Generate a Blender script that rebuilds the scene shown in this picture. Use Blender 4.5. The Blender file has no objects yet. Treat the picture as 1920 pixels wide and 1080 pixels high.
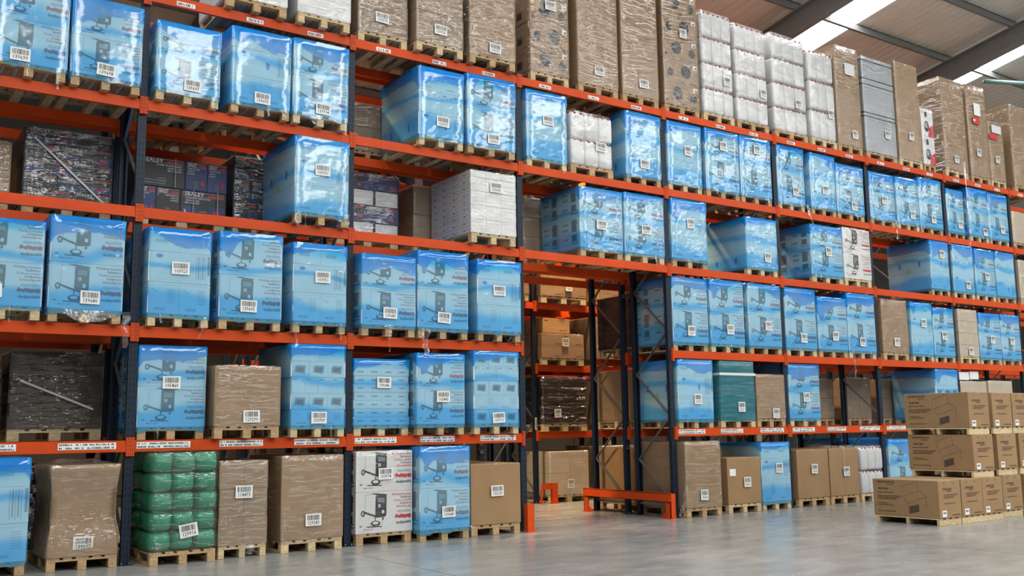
import bpy, bmesh, math, random
from mathutils import Vector, Matrix, noise
R0 = random.Random(7)
sc = bpy.context.scene
COL = sc.collection
# ------------------------------------------------------------------ camera
cam = bpy.data.objects.new('camera', bpy.data.cameras.new('camera')); COL.objects.link(cam)
cam.data.sensor_width = 36.0
cam.data.lens = 1851.8 * 36.0 / 1920.0
cam.data.clip_end = 200
yaw, pitch, roll = 0.606, 0.1415, -0.0145
fw = Vector((math.sin(yaw)*math.cos(pitch), math.cos(yaw)*math.cos(pitch), math.sin(pitch)))
r0 = Vector((math.cos(yaw), -math.sin(yaw), 0)); u0 = r0.cross(fw)
rt = r0*math.cos(roll) + u0*math.sin(roll); up = u0*math.cos(roll) - r0*math.sin(roll)
M = Matrix((rt, up, -fw)).transposed().to_4x4(); M.translation = Vector((-2.9425, -12.112, 1.4855))
cam.matrix_world = M
sc.camera = cam
# ------------------------------------------------------------------ light and exposure
world = bpy.data.worlds.new('overcast'); sc.world = world; world.use_nodes = True
world.node_tree.nodes['Background'].inputs[0].default_value = (0.75, 0.85, 1.0, 1)
world.node_tree.nodes['Background'].inputs[1].default_value = 1.0
SKYLIGHT = 21.0          # daylight coming through the translucent roof strips
LAMP_W = 1500.0           # warm high-bay lamps over the far aisle
sc.view_settings.view_transform = 'Standard'
sc.view_settings.look = 'None'
sc.view_settings.gamma = 1.0
sc.view_settings.use_curve_mapping = False
sc.view_settings.exposure = -0.92
try:
    sc.cycles.use_denoising = True
    sc.cycles.max_bounces = 8
    sc.cycles.transparent_max_bounces = 12
    sc.cycles.caustics_reflective = False
    sc.cycles.caustics_refractive = False
except Exception:
    pass

# ------------------------------------------------------------------ materials
MATS = {}
def nt(name):
    m = bpy.data.materials.new(name); m.use_nodes = True
    MATS[name] = m
    return m, m.node_tree.nodes, m.node_tree.links, m.node_tree.nodes['Principled BSDF']
def plain(name, col, rough=0.6, metal=0.0, var=0.0, scale=8.0, bump=0.0, stretch=(1, 1, 1), spec=0.5):
    m, N, L, P = nt(name)
    P.inputs['Base Color'].default_value = (*col, 1); P.inputs['Roughness'].default_value = rough
    P.inputs['Metallic'].default_value = metal; P.inputs['Specular IOR Level'].default_value = spec
    if var or bump:
        tc = N.new('ShaderNodeTexCoord'); mp = N.new('ShaderNodeMapping'); mp.inputs['Scale'].default_value = stretch
        no = N.new('ShaderNodeTexNoise'); no.inputs['Scale'].default_value = scale; no.inputs['Detail'].default_value = 5
        oi = N.new('ShaderNodeObjectInfo'); ad = N.new('ShaderNodeVectorMath'); ad.operation = 'ADD'
        sc_ = N.new('ShaderNodeVectorMath'); sc_.operation = 'SCALE'; sc_.inputs[0].default_value = (37, 17, 29)
        L.new(oi.outputs['Random'], sc_.inputs['Scale']); L.new(tc.outputs['Object'], ad.inputs[0]); L.new(sc_.outputs[0], ad.inputs[1])
        L.new(ad.outputs[0], mp.inputs[0]); L.new(mp.outputs[0], no.inputs['Vector'])
        if var:
            mr = N.new('ShaderNodeMapRange'); mr.inputs[1].default_value = 0.3; mr.inputs[2].default_value = 0.7
            mr.inputs[3].default_value = 1 - var; mr.inputs[4].default_value = 1 + var
            vm = N.new('ShaderNodeVectorMath'); vm.operation = 'SCALE'; vm.inputs[0].default_value = col
            ra = N.new('ShaderNodeMath'); ra.operation = 'MULTIPLY_ADD'; ra.inputs[1].default_value = var * 1.2; ra.inputs[2].default_value = 1 - var * 0.6
            mu = N.new('ShaderNodeMath'); mu.operation = 'MULTIPLY'
            L.new(oi.outputs['Random'], ra.inputs[0]); L.new(ra.outputs[0], mu.inputs[0])
            L.new(no.outputs['Fac'], mr.inputs[0]); L.new(mr.outputs[0], mu.inputs[1]); L.new(mu.outputs[0], vm.inputs['Scale'])
            L.new(vm.outputs[0], P.inputs['Base Color'])
        if bump:
            b = N.new('ShaderNodeBump'); b.inputs['Strength'].default_value = bump; b.inputs['Distance'].default_value = 0.01
            L.new(no.outputs['Fac'], b.inputs['Height']); L.new(b.outputs[0], P.inputs['Normal'])
    return m
plain('orange_steel', (0.60, 0.066, 0.008), 0.45, var=0.08, scale=3, spec=0.22)
plain('galvanized', (0.22, 0.23, 0.24), 0.4, 0.7, var=0.1)
plain('dark_gap', (0.01, 0.01, 0.012), 0.9)
plain('pallet_wood', (0.46, 0.31, 0.16), 0.8, var=0.22, scale=6, stretch=(4, 1, 6), bump=0.15)
plain('pallet_wood_pale', (0.58, 0.45, 0.26), 0.8, var=0.2, scale=6, stretch=(4, 1, 6), bump=0.15)
plain('cardboard', (0.31, 0.19, 0.09), 0.75, var=0.07, scale=4)
plain('cardboard_tan', (0.36, 0.235, 0.13), 0.75, var=0.07, scale=4)
plain('cardboard_grey', (0.32, 0.225, 0.14), 0.75, var=0.1, scale=4)
plain('cardboard_dark', (0.075, 0.052, 0.034), 0.75, var=0.2, scale=4)  # rear rack cartons: interior shade is mixed into this brown; also a print ink
plain('cardboard_amber', (0.42, 0.25, 0.11), 0.75, var=0.1, scale=4)
plain('cream_card', (0.60, 0.51, 0.38), 0.75, var=0.05, scale=4)
plain('white_card', (0.80, 0.80, 0.79), 0.55, var=0.03, scale=4)
plain('grey_card', (0.42, 0.45, 0.48), 0.5, var=0.05, scale=4)
plain('black_card', (0.012, 0.013, 0.017), 0.4, var=0.2, scale=4)
plain('blue_card', (0.012, 0.035, 0.15), 0.4, var=0.15, scale=4)
plain('ink_black', (0.02, 0.022, 0.026), 0.5)
plain('ink_brown', (0.09, 0.05, 0.025), 0.7)
plain('ink_grey', (0.22, 0.24, 0.26), 0.5)
plain('ink_pale', (0.5, 0.52, 0.54), 0.5)
plain('ink_red', (0.60, 0.03, 0.03), 0.5)
plain('ink_blue', (0.03, 0.16, 0.50), 0.5)
plain('paper', (0.82, 0.82, 0.80), 0.5)
plain('yellow_sticker', (0.75, 0.62, 0.03), 0.5)
plain('white_plastic', (0.76, 0.76, 0.77), 0.3, var=0.03)
plain('red_cap', (0.30, 0.03, 0.03), 0.4)
plain('green_bag', (0.012, 0.26, 0.13), 0.35, var=0.1, scale=5, bump=0.3)
plain('tape', (0.70, 0.72, 0.72), 0.3)
plain('black_strap', (0.03, 0.03, 0.035), 0.4)
plain('rafter_steel', (0.22, 0.23, 0.225), 0.6, var=0.06)
plain('roof_sheet', (0.80, 0.77, 0.71), 0.55, var=0.04, scale=1.5)
plain('wall_sheet', (0.22, 0.22, 0.215), 0.6, var=0.05, scale=1.0)
plain('wall_shaded', (0.03, 0.026, 0.022), 0.7, var=0.1, scale=1.0)  # back wall sheet; the gloom behind the racks is put into its colour
plain('pipe_green', (0.22, 0.36, 0.34), 0.4)
plain('lamp_metal', (0.5, 0.5, 0.5), 0.4, 0.8)

def post_mat():
    m, N, L, P = nt('post_blue')
    P.inputs['Roughness'].default_value = 0.45; P.inputs['Specular IOR Level'].default_value = 0.3
    tc = N.new('ShaderNodeTexCoord'); sp = N.new('ShaderNodeSeparateXYZ'); L.new(tc.outputs['Object'], sp.inputs[0])
    def mth(op, a, b=None):
        n = N.new('ShaderNodeMath'); n.operation = op
        for i, v in enumerate((a, b)):
            if v is None: continue
            if isinstance(v, (int, float)): n.inputs[i].default_value = v
            else: L.new(v, n.inputs[i])
        return n.outputs[0]
    z = mth('ABSOLUTE', mth('SUBTRACT', mth('FRACT', mth('MULTIPLY', sp.outputs['Z'], 1/0.075)), 0.5))
    x = mth('ABSOLUTE', mth('SUBTRACT', mth('ABSOLUTE', sp.outputs['X']), 0.023))
    hole = mth('MULTIPLY', mth('LESS_THAN', z, 0.22), mth('LESS_THAN', x, 0.007))
    mx = N.new('ShaderNodeMix'); mx.data_type = 'RGBA'
    mx.inputs[6].default_value = (0.010, 0.021, 0.040, 1); mx.inputs[7].default_value = (0.003, 0.004, 0.006, 1)
    L.new(hole, mx.inputs[0]); L.new(mx.outputs[2], P.inputs['Base Color'])
post_mat()

def floor_mat():
    m, N, L, P = nt('concrete')
    tc = N.new('ShaderNodeTexCoord')
    def noi(scale, detail, stretch=(1, 1, 1)):
        mp = N.new('ShaderNodeMapping'); mp.inputs['Scale'].default_value = stretch
        n = N.new('ShaderNodeTexNoise'); n.inputs['Scale'].default_value = scale; n.inputs['Detail'].default_value = detail
        L.new(tc.outputs['Object'], mp.inputs[0]); L.new(mp.outputs[0], n.inputs['Vector']); return n.outputs['Fac']
    a = noi(0.5, 5); b = noi(1.6, 3, (1, 2.2, 1))
    ad = N.new('ShaderNodeMath'); ad.operation = 'MULTIPLY_ADD'; ad.inputs[1].default_value = 0.5
    hb = N.new('ShaderNodeMath'); hb.operation = 'MULTIPLY'; hb.inputs[1].default_value = 0.5
    L.new(b, hb.inputs[0]); L.new(a, ad.inputs[0]); L.new(hb.outputs[0], ad.inputs[2])
    cr = N.new('ShaderNodeValToRGB'); e = cr.color_ramp.elements
    e[0].position = 0.36; e[0].color = (0.215, 0.222, 0.215, 1); e[1].position = 0.64; e[1].color = (0.315, 0.315, 0.298, 1)
    L.new(ad.outputs[0], cr.inputs[0]); L.new(cr.outputs[0], P.inputs['Base Color'])
    mr = N.new('ShaderNodeMapRange'); mr.inputs[1].default_value = 0.3; mr.inputs[2].default_value = 0.7; mr.inputs[3].default_value = 0.20; mr.inputs[4].default_value = 0.30
    L.new(b, mr.inputs[0]); L.new(mr.outputs[0], P.inputs['Roughness'])
    P.inputs['Specular IOR Level'].default_value = 0.5
floor_mat()

def film(name, lo, mid=None, hi=None, gloss=0.10, rough=0.13, milk=0.05, streak=(2.5, 2.5, 22), bump=0.5, opaque=None, dist=0.004, pig=0.0, ridge=False, crinkle=0.22):
    """thin stretch film: tinted see-through layer, sharp gloss on its wrinkles, a little milkiness where layers overlap"""
    m, N, L, P = nt(name); N.remove(P)
    out = N['Material Output'] if 'Material Output' in N else [n for n in N if n.type == 'OUTPUT_MATERIAL'][0]
    tc = N.new('ShaderNodeTexCoord'); oi = N.new('ShaderNodeObjectInfo')
    sv = N.new('ShaderNodeVectorMath'); sv.operation = 'SCALE'; sv.inputs[0].default_value = (41, 13, 27)
    L.new(oi.outputs['Random'], sv.inputs['Scale'])
    ad = N.new('ShaderNodeVectorMath'); ad.operation = 'ADD'; L.new(tc.outputs['Object'], ad.inputs[0]); L.new(sv.outputs[0], ad.inputs[1])
    def noi(stretch, scale=1.0, detail=3, rot=0.0):
        mp = N.new('ShaderNodeMapping'); mp.inputs['Scale'].default_value = stretch; mp.inputs['Rotation'].default_value = (rot, rot, 0)
        n = N.new('ShaderNodeTexNoise'); n.inputs['Scale'].default_value = scale; n.inputs['Detail'].default_value = detail
        L.new(ad.outputs[0], mp.inputs[0]); L.new(mp.outputs[0], n.inputs['Vector']); return n.outputs['Fac']
    fine = noi(streak, 1.0, 4, 0.12); big = noi((3.0, 3.0, 3.8), 1.0, 2)
    sm = N.new('ShaderNodeMath'); sm.operation = 'MULTIPLY_ADD'; sm.inputs[1].default_value = 2.0
    L.new(big, sm.inputs[0])
    if ridge:                                   # long thin creases instead of a soft ripple
        rm = N.new('ShaderNodeMapRange'); rm.interpolation_type = 'SMOOTHSTEP'
        for k_, v_ in ((1, .50), (2, .60), (3, 0.0), (4, 1.0)): rm.inputs[k_].default_value = v_
        L.new(fine, rm.inputs[0])
        ck = N.new('ShaderNodeMath'); ck.operation = 'MULTIPLY_ADD'; ck.inputs[1].default_value = crinkle
        L.new(noi((13, 13, 62), 1.0, 1, 0.15), ck.inputs[0]); L.new(rm.outputs[0], ck.inputs[2]); L.new(ck.outputs[0], sm.inputs[2])
    else: L.new(fine, sm.inputs[2])
    bp = N.new('ShaderNodeBump'); bp.inputs['Strength'].default_value = bump; bp.inputs['Distance'].default_value = dist * 4
    L.new(sm.outputs[0], bp.inputs['Height'])
    tr = N.new('ShaderNodeBsdfTransparent')
    if mid is None:
        tr.inputs[0].default_value = (*lo, 1)
    else:
        sp = N.new('ShaderNodeSeparateXYZ'); L.new(tc.outputs['Generated'], sp.inputs[0])
        wob = N.new('ShaderNodeMath'); wob.operation = 'MULTIPLY_ADD'; wob.inputs[1].default_value = 0.40
        band = noi((0.9, 0.9, 2.4), 1.0, 2)
        sb = N.new('ShaderNodeMath'); sb.operation = 'SUBTRACT'; sb.inputs[1].default_value = 0.5
        L.new(band, sb.inputs[0]); L.new(sb.outputs[0], wob.inputs[0]); L.new(sp.outputs['Z'], wob.inputs[2])
        cr = N.new('ShaderNodeValToRGB'); cr.color_ramp.interpolation = 'EASE'; e = cr.color_ramp.elements
        e[0].position = 0.0; e[0].color = (*mid, 1); e[1].position = 1.0; e[1].color = (*hi, 1)
        for p, c in ((0.22, mid), (0.34, lo), (0.52, lo), (0.60, mid), (0.68, lo), (0.80, lo)):
            k = e.new(p); k.color = (*c, 1)
        L.new(wob.outputs[0], cr.inputs[0]); L.new(cr.outputs[0], tr.inputs[0])
    body = tr.outputs[0]
    if pig:
        pd = N.new('ShaderNodeBsdfDiffuse'); gm = N.new('ShaderNodeGamma'); gm.inputs[1].default_value = 1.9
        if mid is None: gm.inputs[0].default_value = (*lo, 1)
        else: L.new(cr.outputs[0], gm.inputs[0])
        L.new(gm.outputs[0], pd.inputs[0]); L.new(bp.outputs[0], pd.inputs['Normal'])
        pm = N.new('ShaderNodeMixShader'); pm.inputs[0].default_value = pig; L.new(tr.outputs[0], pm.inputs[1]); L.new(pd.outputs[0], pm.inputs[2]); body = pm.outputs[0]
    df = N.new('ShaderNodeBsdfDiffuse'); df.inputs[0].default_value = (0.8, 0.8, 0.8, 1) if opaque is None else (*opaque, 1)
    L.new(bp.outputs[0], df.inputs['Normal'])
    mk = N.new('ShaderNodeMixShader')
    if opaque is None:
        mr = N.new('ShaderNodeMapRange'); mr.inputs[1].default_value = 0.42; mr.inputs[2].default_value = 0.75; mr.inputs[3].default_value = milk * 0.3; mr.inputs[4].default_value = milk * 3
        L.new(fine, mr.inputs[0]); L.new(mr.outputs[0], mk.inputs[0])
    else:
        mk.inputs[0].default_value = milk
    L.new(body, mk.inputs[1]); L.new(df.outputs[0], mk.inputs[2])
    gl = N.new('ShaderNodeBsdfGlossy'); gl.inputs['Roughness'].default_value = rough; gl.inputs[0].default_value = (1, 1, 1, 1)
    L.new(bp.outputs[0], gl.inputs['Normal'])
    fr = N.new('ShaderNodeFresnel'); fr.inputs[0].default_value = 1.5; L.new(bp.outputs[0], fr.inputs['Normal'])
    fm = N.new('ShaderNodeMath'); fm.operation = 'MULTIPLY_ADD'; fm.inputs[1].default_value = 0.22; fm.inputs[2].default_value = gloss - 0.009; fm.use_clamp = True
    L.new(fr.outputs[0], fm.inputs[0])
    mx = N.new('ShaderNodeMixShader'); L.new(fm.outputs[0], mx.inputs[0]); L.new(mk.outputs[0], mx.inputs[1]); L.new(gl.outputs[0], mx.inputs[2])
    L.new(mx.outputs[0], out.inputs[0])
film('blue_film', (0.68, 0.89, 1.0), (0.37, 0.74, 1.0), (0.10, 0.70, 1.0), gloss=0.062, rough=0.10, milk=0.006, streak=(2.0, 2.0, 4.5), bump=0.32, pig=0.22)
film('blue_sheet', (0.02, 0.62, 1.0), gloss=0.040, rough=0.16, milk=0.0, streak=(6, 6, 8), bump=0.5, pig=0.5)
film('clear_film', (0.985, 0.985, 0.985), gloss=0.085, rough=0.09, milk=0.014, streak=(3.5, 3.5, 22), bump=1.0, dist=0.0045, ridge=True)
film('cloudy_film', (0.98, 0.98, 0.98), gloss=0.07, rough=0.14, milk=0.07, streak=(5, 5, 9), bump=0.6, dist=0.005)
film('teal_film', (0.16, 0.50, 0.56), gloss=0.05, rough=0.2, milk=0.03, bump=0.5, pig=0.4)
film('black_film', (0.05, 0.05, 0.05), gloss=0.12, rough=0.12, milk=0.9, streak=(4, 4, 14), bump=1.0, opaque=(0.02, 0.018, 0.016), dist=0.01)

def emit(name, col, s):
    m, N, L, P = nt(name)
    P.inputs['Base Color'].default_value = (0.8, 0.8, 0.8, 1); P.inputs['Emission Color'].default_value = (*col, 1); P.inputs['Emission Strength'].default_value = s
emit('skylight', (0.99, 0.99, 0.98), SKYLIGHT)
emit('lamp_glow', (1.0, 0.75, 0.45), 8.0)

# ------------------------------------------------------------------ mesh tools
class MB:
    def __init__(s): s.v = []; s.f = []; s.m = []; s.smooth = []; s.mats = []
    def mi(s, mat):
        if mat not in s.mats: s.mats.append(mat)
        return s.mats.index(mat)
    def add(s, vs, fs, mat, smooth=False):
        b = len(s.v); k = s.mi(mat); s.v += [tuple(p) for p in vs]
        for f in fs: s.f.append([b + i for i in f]); s.m.append(k); s.smooth.append(smooth)
    def box(s, a, b, mat):
        x0, y0, z0 = a; x1, y1, z1 = b
        s.add([(x0,y0,z0),(x1,y0,z0),(x1,y1,z0),(x0,y1,z0),(x0,y0,z1),(x1,y0,z1),(x1,y1,z1),(x0,y1,z1)],
              [(0,3,2,1),(4,5,6,7),(0,1,5,4),(1,2,6,5),(2,3,7,6),(3,0,4,7)], mat)
    def cbox(s, a, b, mat, c=0.006):
        """box with every edge cut back"""
        bm = bmesh.new(); bmesh.ops.create_cube(bm, size=1.0)
        for v in bm.verts: v.co = Vector([(a[i] + b[i]) / 2 + v.co[i] * (b[i] - a[i]) for i in range(3)])
        bmesh.ops.bevel(bm, geom=list(bm.edges), offset=c, segments=1, affect='EDGES')
        bm.verts.index_update()
        s.add([v.co[:] for v in bm.verts], [[v.index for v in f.verts] for f in bm.faces], mat); bm.free()
    def bar(s, p, q, w, h, mat, upv=(0, 0, 1)):
        p = Vector(p); q = Vector(q); d = (q - p).normalized(); u = Vector(upv)
        if abs(d.dot(u)) > 0.95: u = Vector((0, 1, 0))
        a = d.cross(u).normalized() * w / 2; b = a.cross(d).normalized() * h / 2
        s.add([p-a-b, p+a-b, p+a+b, p-a+b, q-a-b, q+a-b, q+a+b, q-a+b],
              [(0,1,2,3),(7,6,5,4),(0,4,5,1),(1,5,6,2),(2,6,7,3),(3,7,4,0)], mat)
    def tube(s, pts, r, mat, n=8):
        pts = [Vector(p) for p in pts]; rings = []
        for i, p in enumerate(pts):
            d = (pts[min(i+1, len(pts)-1)] - pts[max(i-1, 0)]).normalized(); u = Vector((0, 0, 1)) if abs(d.z) < 0.9 else Vector((1, 0, 0))
            a = d.cross(u).normalized(); b = a.cross(d)
            rings.append([p + (a*math.cos(t) + b*math.sin(t))*r for t in [2*math.pi*k/n for k in range(n)]])
        vs = [v for R in rings for v in R]
        fs = [(i*n+k, i*n+(k+1) % n, (i+1)*n+(k+1) % n, (i+1)*n+k) for i in range(len(pts)-1) for k in range(n)]
        fs += [tuple(range(n))[::-1], tuple(range((len(pts)-1)*n, len(pts)*n))]
        s.add(vs, fs, mat, True)
    # flat print on the front (-y) or left (-x) face; u to the reader's right, v up, o = how far it stands proud
    def poly(s, pts, mat, face='f', y=-0.0015, flip=False):
        if face == 'f': vs = [(u, y, v) for u, v in pts]
        elif face == 'l': vs = [(y, -u, v) for u, v in pts]
        n = len(pts); ar = sum(pts[i][0]*pts[(i+1) % n][1] - pts[(i+1) % n][0]*pts[i][1] for i in range(n))
        s.add(vs, [tuple(range(n)) if ar > 0 else tuple(range(n))[::-1]], mat)
    def rect(s, u0, v0, u1, v1, mat, face='f', y=-0.0015): s.poly([(u0,v0),(u1,v0),(u1,v1),(u0,v1)], mat, face, y)
    def ell(s, cu, cv, ru, rv, mat, face='f', y=-0.0015, n=14): s.poly([(cu+ru*math.cos(2*math.pi*k/n), cv+rv*math.sin(2*math.pi*k/n)) for k in range(n)], mat, face, y)
    def line(s, a, b, w, mat, face='f', y=-0.0015):
        d = Vector((b[0]-a[0], b[1]-a[1])); n = Vector((-d.y, d.x)).normalized()*w/2
        s.poly([(a[0]-n.x,a[1]-n.y),(b[0]-n.x,b[1]-n.y),(b[0]+n.x,b[1]+n.y),(a[0]+n.x,a[1]+n.y)], mat, face, y)
    def text(s, t, u, v, size, mat, face='f', align='LEFT', y=-0.0015, shear=0.0, sx=1.0):
        vs, fs = glyphs(t, align)
        pts = [(u + (p[0]*sx + shear*p[1])*size, v + p[1]*size) for p in vs]
        if face == 'f': s.add([(a, y, b) for a, b in pts], fs, mat)
        else: s.add([(y, -a, b) for a, b in pts], fs, mat)
    def mesh(s, name):
        me = bpy.data.meshes.new(name); me.from_pydata(s.v, [], s.f)
        for m in s.mats: me.materials.append(MATS[m])
        me.polygons.foreach_set('material_index', s.m); me.polygons.foreach_set('use_smooth', s.smooth)
        me.update(); return me
    def build(s, name, parent=None, loc=(0, 0, 0), rot=(0, 0, 0)): return put(s.mesh(name), name, parent, loc, rot)
_G = {}
def glyphs(t, align):
    k = (t, align)
    if k not in _G:
        cu = bpy.data.curves.new('g', 'FONT'); cu.body = t; cu.align_x = align; cu.resolution_u = 1; cu.offset = 0.012; cu.fill_mode = 'FRONT'
        o = bpy.data.objects.new('g', cu); COL.objects.link(o)
        dg = bpy.context.evaluated_depsgraph_get(); me = bpy.data.meshes.new_from_object(o.evaluated_get(dg))
        vs = [(v.co.x, v.co.y) for v in me.vertices]; fs = []
        for p in me.polygons:
            f = list(p.vertices)
            if p.normal.z < 0: f.reverse()
            fs.append(f)
        bpy.data.objects.remove(o); bpy.data.curves.remove(cu); bpy.data.meshes.remove(me)
        _G[k] = (vs, fs)
    return _G[k]
def put(me, name, parent=None, loc=(0, 0, 0), rot=(0, 0, 0), scale=(1, 1, 1)):
    o = bpy.data.objects.new(name, me); COL.objects.link(o); o.location = loc; o.rotation_euler = rot; o.scale = scale
    if parent is not None: o.parent = parent
    return o
def empty(name, loc=(0, 0, 0), rz=0.0, parent=None):
    o = bpy.data.objects.new(name, None); COL.objects.link(o); o.location = loc; o.rotation_euler = (0, 0, rz); o.empty_display_size = 0.2
    if parent is not None: o.parent = parent
    return o
def tag(o, label, cat, group=None):
    o['label'] = label; o['category'] = cat
    if group: o['group'] = group
    return o
def structure(o): o['kind'] = 'structure'; return o
ORD = ['first','second','third','fourth','fifth','sixth','seventh','eighth','ninth','tenth','eleventh','twelfth','thirteenth','fourteenth','fifteenth','sixteenth','seventeenth','eighteenth','nineteenth','twentieth','twenty-first','twenty-second','twenty-third','twenty-fourth','twenty-fifth','twenty-sixth']

# ------------------------------------------------------------------ the hall
XW0, XW1, YW0, YW1 = -13.0, 44.0, -27.0, 9.5
mb = MB(); mb.box((XW0, YW0, -0.3), (XW1, YW1, -0.012), 'dark_gap')
fl = structure(mb.build('floor'))
xs = [XW0, -9.1, -3.3, 2.5, 8.3, 14.1, 19.9, 25.7, 31.5, 37.3, XW1]; ys = [YW0, -18.0, -9.0, 3.6, YW1]
for i in range(len(xs)-1):
    for j in range(len(ys)-1):
        mb = MB(); mb.box((xs[i]+.006, ys[j]+.006, -0.012), (xs[i+1]-.006, ys[j+1]-.006, 0.0), 'concrete'); mb.build('concrete_slab', fl)
def roof_z(y): return 11.5 - 0.18*y if y > -12 else 11.5 + 0.18*12 + 0.18*(y + 12)
for nm, a, b in (('wall_back', (XW0, YW1, 0), (XW1, YW1+.2, 9.7)), ('wall_front', (XW0, YW0-.2, 0), (XW1, YW0, 10.9)),
                 ('wall_left', (XW0-.2, YW0, 0), (XW0, YW1, 13.6)), ('wall_right', (XW1, YW0, 0), (XW1+.2, YW1, 13.6))):
    wm = 'wall_shaded' if nm == 'wall_back' else 'wall_sheet'; mb = MB(); mb.box(a, b, wm); w = structure(mb.build(nm))
    n = 0; long = (b[0]-a[0]) > (b[1]-a[1]); s0 = a[0] if long else a[1]; s1 = b[0] if long else b[1]
    while s0 + 3 < s1:                                              # cladding panels with recessed joints
        mb = MB()
        if long: mb.box((s0+.01, (a[1]-.03 if nm == 'wall_back' else b[1]), .25), (s0+2.99, (a[1] if nm == 'wall_back' else b[1]+.03), b[2]-.1), wm)
        else: mb.box(((b[0] if nm == 'wall_left' else a[0]-.03), s0+.01, .25), ((b[0]+.03 if nm == 'wall_left' else a[0]), s0+2.99, 9.6), wm)
        mb.build('cladding_panel', w); s0 += 3
roof = structure(empty('ceiling'))
RAFT = [14.87 + 6.0*k for k in range(-4, 5)]
def slope_mesh(name, x0, x1, y0, y1, mat, ribs, parent, dz=0.0):
    """sheet following one roof slope; ribs run down the slope"""
    mb = MB(); xs_ = [(x0, 0.0)]
    if ribs:
        n = max(1, int((x1-x0)/0.25)); p = (x1-x0)/n
        xs_ = []
        for k in range(n): xs_ += [(x0+p*k, 0), (x0+p*(k+.62), 0), (x0+p*(k+.70), .032), (x0+p*(k+.92), .032)]
        xs_.append((x1, 0))
    else: xs_ = [(x0, 0), (x1, 0)]
    vs = []
    for x, h in xs_: vs += [(x, y0, roof_z(y0)+h+dz), (x, y1, roof_z(y1)+h+dz)]
    mb.add(vs, [(2*k, 2*k+1, 2*k+3, 2*k+2) for k in range(len(xs_)-1)], mat)
    return structure(mb.build(name, parent))
for sl in ((-12.0, 9.6), (-27.1, -12.0)):
    last = XW0 - .1
    for rx in RAFT:
        a, b = rx + 1.25, rx + (2.30 if sl[1] > 0 else 3.40)  # unseen far slope: strips widened to add frontal light on the loads
        slope_mesh('roof_sheet', last, a, sl[0], sl[1], 'roof_sheet', True, roof)
        ye = min(sl[1], 3.35)
        slope_mesh('skylight_pane', a, b, sl[0], ye, 'skylight', False, roof, .02)
        if ye < sl[1]: slope_mesh('roof_sheet', a, b, ye, sl[1], 'roof_sheet', True, roof)
        last = b
    slope_mesh('roof_sheet', last, XW1 + .1, sl[0], sl[1], 'roof_sheet', True, roof)
y = 9.15
while y > -26.5:                                                     # purlins along the rack
    if abs(y + 12) > 0.3:
        z = roof_z(y); mb = MB()
        mb.box((XW0, y-.03, z-.22), (XW1, y-.022, z-.01), 'rafter_steel'); mb.box((XW0, y-.10, z-.22), (XW1, y-.022, z-.205), 'rafter_steel'); mb.box((XW0, y-.03, z-.025), (XW1, y+.05, z-.01), 'rafter_steel')
        structure(mb.build('purlin', roof))
    y -= 1.8
for rx in RAFT:                                                      # portal frames: web and two flanges
    for sl in ((-12.0, 9.4), (-26.9, -12.0)):
        mb = MB(); pa = (rx, sl[0], roof_z(sl[0]) - .50); pb = (rx, sl[1], roof_z(sl[1]) - .50)
        for off, w, h in ((0, .014, .50), (.25, .22, .025), (-.25, .22, .025)):
            mb.bar((pa[0], pa[1], pa[2]+off), (pb[0], pb[1], pb[2]+off), w, h, 'rafter_steel')
        structure(mb.build('rafter', roof))
    for y in (YW0 + .35, YW1 - .35):
        mb = MB(); z = roof_z(y) - .7
        mb.box((rx-.11, y-.2, 0), (rx+.11, y-.18, z), 'rafter_steel'); mb.box((rx-.11, y+.18, 0), (rx+.11, y+.2, z), 'rafter_steel'); mb.box((rx-.008, y-.18, 0), (rx+.008, y+.18, z), 'rafter_steel')
        structure(mb.build('column', roof))
mb = MB(); mb.tube([(22.1, 1.6, 10.55), (24.6, 1.0, 10.75), (28.3, .1, 10.95)], .055, 'pipe_green', 10); structure(mb.build('roof_brace', roof))

# ------------------------------------------------------------------ pallet racking
UX = [-2.80, 0.0, 2.7796, 5.6157, 8.6673, 11.5233, 14.3423, 17.111, 19.7983, 22.6, 25.4]
LV = [0.0, 1.3491, 2.6851, 4.1236, 5.4636, 6.8665]
def lev_z(l, x): return LV[l] + (0.035 if l == 1 and x > 8 else 0)
def post_mesh():
    mb = MB(); h = 6.93
    mb.box((-.05, -.004, 0), (.05, 0, h), 'post_blue')               # face, returns and lips of an open steel section
    for s in (-1, 1):
        mb.box((s*.05 - (.003 if s > 0 else 0), 0, 0), (s*.05 + (.003 if s < 0 else 0), .062, h), 'post_blue')
        mb.box((min(s*.05, s*.026), .059, 0), (max(s*.05, s*.026), .062, h), 'post_blue')
    return mb.mesh('post')
POST = post_mesh()
mb = MB(); mb.box((-.07, -.05, 0), (.07, .10, .008), 'post_blue')
for sx in (-.045, .045): mb.tube([(sx, -.03, .008), (sx, -.03, .03)], .012, 'galvanized', 6)
FOOT = mb.mesh('foot_plate')
def frame(rack, x, y0, y1):
    f = empty('upright_frame', (x, y0, 0), parent=rack); d = y1 - y0
    put(POST, 'post', f); put(POST, 'post', f, (0, d, 0), (0, 0, math.pi))
    put(FOOT, 'foot_plate', f); put(FOOT, 'foot_plate', f, (0, d, 0), (0, 0, math.pi))
    z = 0.25; k = 0; step = (6.93 - .45) / 9
    for z in (0.2, 6.80):
        mb = MB(); mb.bar((0, .05, z), (0, d-.05, z), .03, .04, 'galvanized'); mb.build('brace', f)
    for k in range(9):
        za, zb = .22 + step*k, .22 + step*(k+1); ya, yb = (.05, d-.05) if k % 2 == 0 else (d-.05, .05)
        mb = MB(); mb.bar((0.006 if k % 2 else -.006, ya, za), (0.006 if k % 2 else -.006, yb, zb), .022, .035, 'galvanized', (1, 0, 0)); mb.build('brace', f)
_B = {}
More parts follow.
